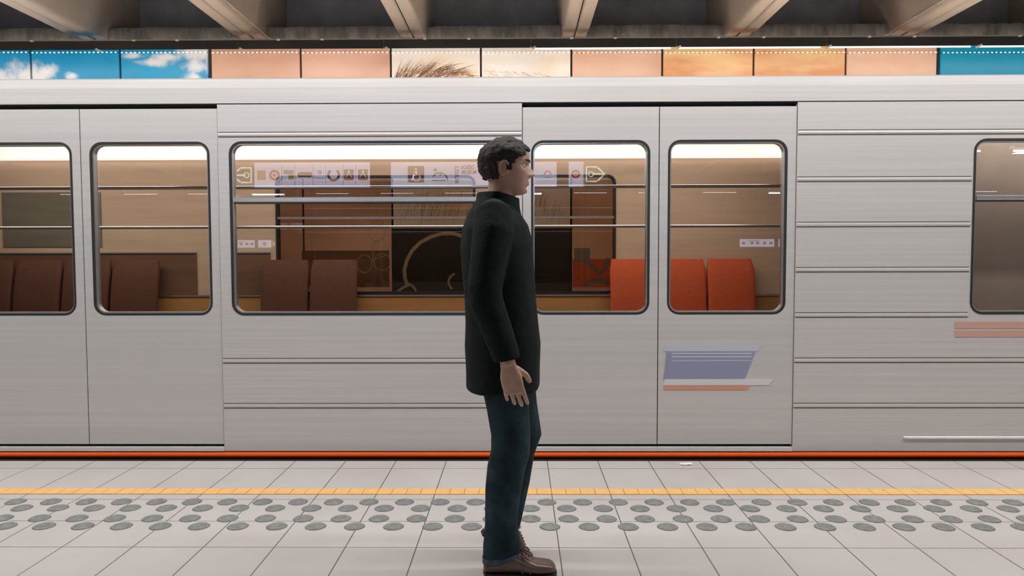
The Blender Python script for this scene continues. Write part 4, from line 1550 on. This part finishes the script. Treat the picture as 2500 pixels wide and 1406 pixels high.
def shoe(M4, bow=True):
    """A laced brown derby pointing along +x, ankle above the origin; M4 places it."""
    bm = bmesh.new()
    # sections from heel to toe: x, half width, bottom, top
    sec = [(-0.080, 0.018, 0.020, 0.056), (-0.076, 0.030, 0.014, 0.070), (-0.060, 0.036, 0.012, 0.100), (-0.025, 0.038, 0.012, 0.114), (0.010, 0.038, 0.012, 0.112), (0.040, 0.039, 0.012, 0.104), (0.075, 0.043, 0.012, 0.086),
           (0.105, 0.047, 0.012, 0.066), (0.130, 0.049, 0.012, 0.057), (0.160, 0.0475, 0.012, 0.054), (0.182, 0.042, 0.013, 0.051), (0.197, 0.031, 0.015, 0.043), (0.205, 0.015, 0.019, 0.032)]

    def top(x):
        for a, b in zip(sec, sec[1:]):
            if x <= b[0]:
                return a[3] + (b[3] - a[3]) * (x - a[0]) / (b[0] - a[0])
        return sec[-1][3]
    seg = 32
    R = []
    for x, wd, zb_, zt_ in sec:
        row = []
        for k in range(seg):
            t = 2 * PI * k / seg
            cs, sn = math.cos(t), math.sin(t)
            e = 0.62
            yv = wd * math.copysign(abs(cs) ** e, cs)
            h = (zt_ - zb_) / 2
            zz = (zt_ + zb_) / 2 + h * math.copysign(abs(sn) ** 0.8, sn)
            if sn > 0:
                yv *= 1 - 0.36 * sn * min(1, (zt_ - 0.05) / 0.05)
            row.append(bm.verts.new((x, yv, zz)))
        R.append(row)
    for i in range(len(R) - 1):
        for k in range(seg):
            bm.faces.new((R[i][k], R[i][(k + 1) % seg], R[i + 1][(k + 1) % seg], R[i + 1][k]))
    bm.faces.new(R[0][::-1])
    bm.faces.new(R[-1])
    # toe-cap seam and quarter edges
    for x, wd, zt_ in ((0.118, 0.0485, 0.0625), (0.088, 0.0448, 0.078)):
        tube(bm, [(x - 0.014 * abs(math.cos(t)), wd * math.cos(t) * (1.0 if math.sin(t) < 0.3 else 0.97), 0.020 + (zt_ - 0.020) * max(0, math.sin(t)) ** 0.8) for t in [PI * k / 14 for k in range(15)]], 0.0022, 6)
    bm.transform(M4)
    s = obj('shoe', bm, M['leather'], person, smooth=60, label='brown leather laced shoe')
    bm = bmesh.new()
    out = [(-0.082, 0), (-0.072, 0.031), (-0.04, 0.037), (0.02, 0.036), (0.07, 0.044), (0.13, 0.0515), (0.17, 0.049), (0.198, 0.034), (0.209, 0.012)]
    pts = out + [(x, -y) for x, y in reversed(out[1:])]
    for za, zc in ((0.0, 0.014),):
        lo = [bm.verts.new((x, y, za + (0.006 if 0.0 < x < 0.05 else 0))) for x, y in pts]
        hi = [bm.verts.new((x, y, zc)) for x, y in pts]
        bm.faces.new(lo[::-1])
        bm.faces.new(hi)
        for i in range(len(pts)):
            bm.faces.new((lo[i], lo[(i + 1) % len(pts)], hi[(i + 1) % len(pts)], hi[i]))
    bm.transform(M4)
    obj('sole', bm, M['sole'], s)
    bm = bmesh.new()
    for x, zt_ in [(q, top(q)) for q in (0.052, 0.064, 0.076, 0.088, 0.099)]:
        tube(bm, [(x - 0.012, -0.026, zt_ - 0.018), (x - 0.003, -0.016, zt_ - 0.002), (x, 0, zt_ + 0.003), (x - 0.003, 0.016, zt_ - 0.002), (x - 0.012, 0.026, zt_ - 0.018)], 0.0024, 7)
        for sgn in (-1, 1):
            ball(bm, (x - 0.013, sgn * 0.0275, zt_ - 0.020), 0.0035, 0.003, 0.0035, 1, 8)
    for sgn, ln in ((-1, 0.052), (1, 0.040)) if bow else ():
        k0 = V((0.062, sgn * 0.004, top(0.062) + 0.005))
        tube(bm, [k0, k0 + V((0.016, sgn * 0.012, 0.006)), k0 + V((ln * 0.75, sgn * 0.020, 0.000)), k0 + V((ln, sgn * 0.024, -0.012)), k0 + V((ln * 0.88, sgn * 0.021, -0.017)), k0 + V((ln * 0.5, sgn * 0.014, -0.006)), k0 + V((0.004, sgn * 0.003, 0.0))], 0.0023, 7)
        tube(bm, [k0, k0 + V((0.014, sgn * 0.022, -0.008)), k0 + V((0.020, sgn * 0.036, -0.030))], 0.0021, 7)
    bm.transform(M4)
    obj('laces', bm, [M['lace'], M['rubber']], s, smooth=60, label='thin brown laces tied in a bow')


shoe(Matrix.Translation((-0.062, 2.84, 0.0)))
Mf = Matrix.Translation(AN_F + V((0.008, 0, -0.012))) @ Matrix.Rotation(math.radians(38), 4, 'Y') @ Matrix.Translation((0, 0, -0.075))
shoe(Mf, False)
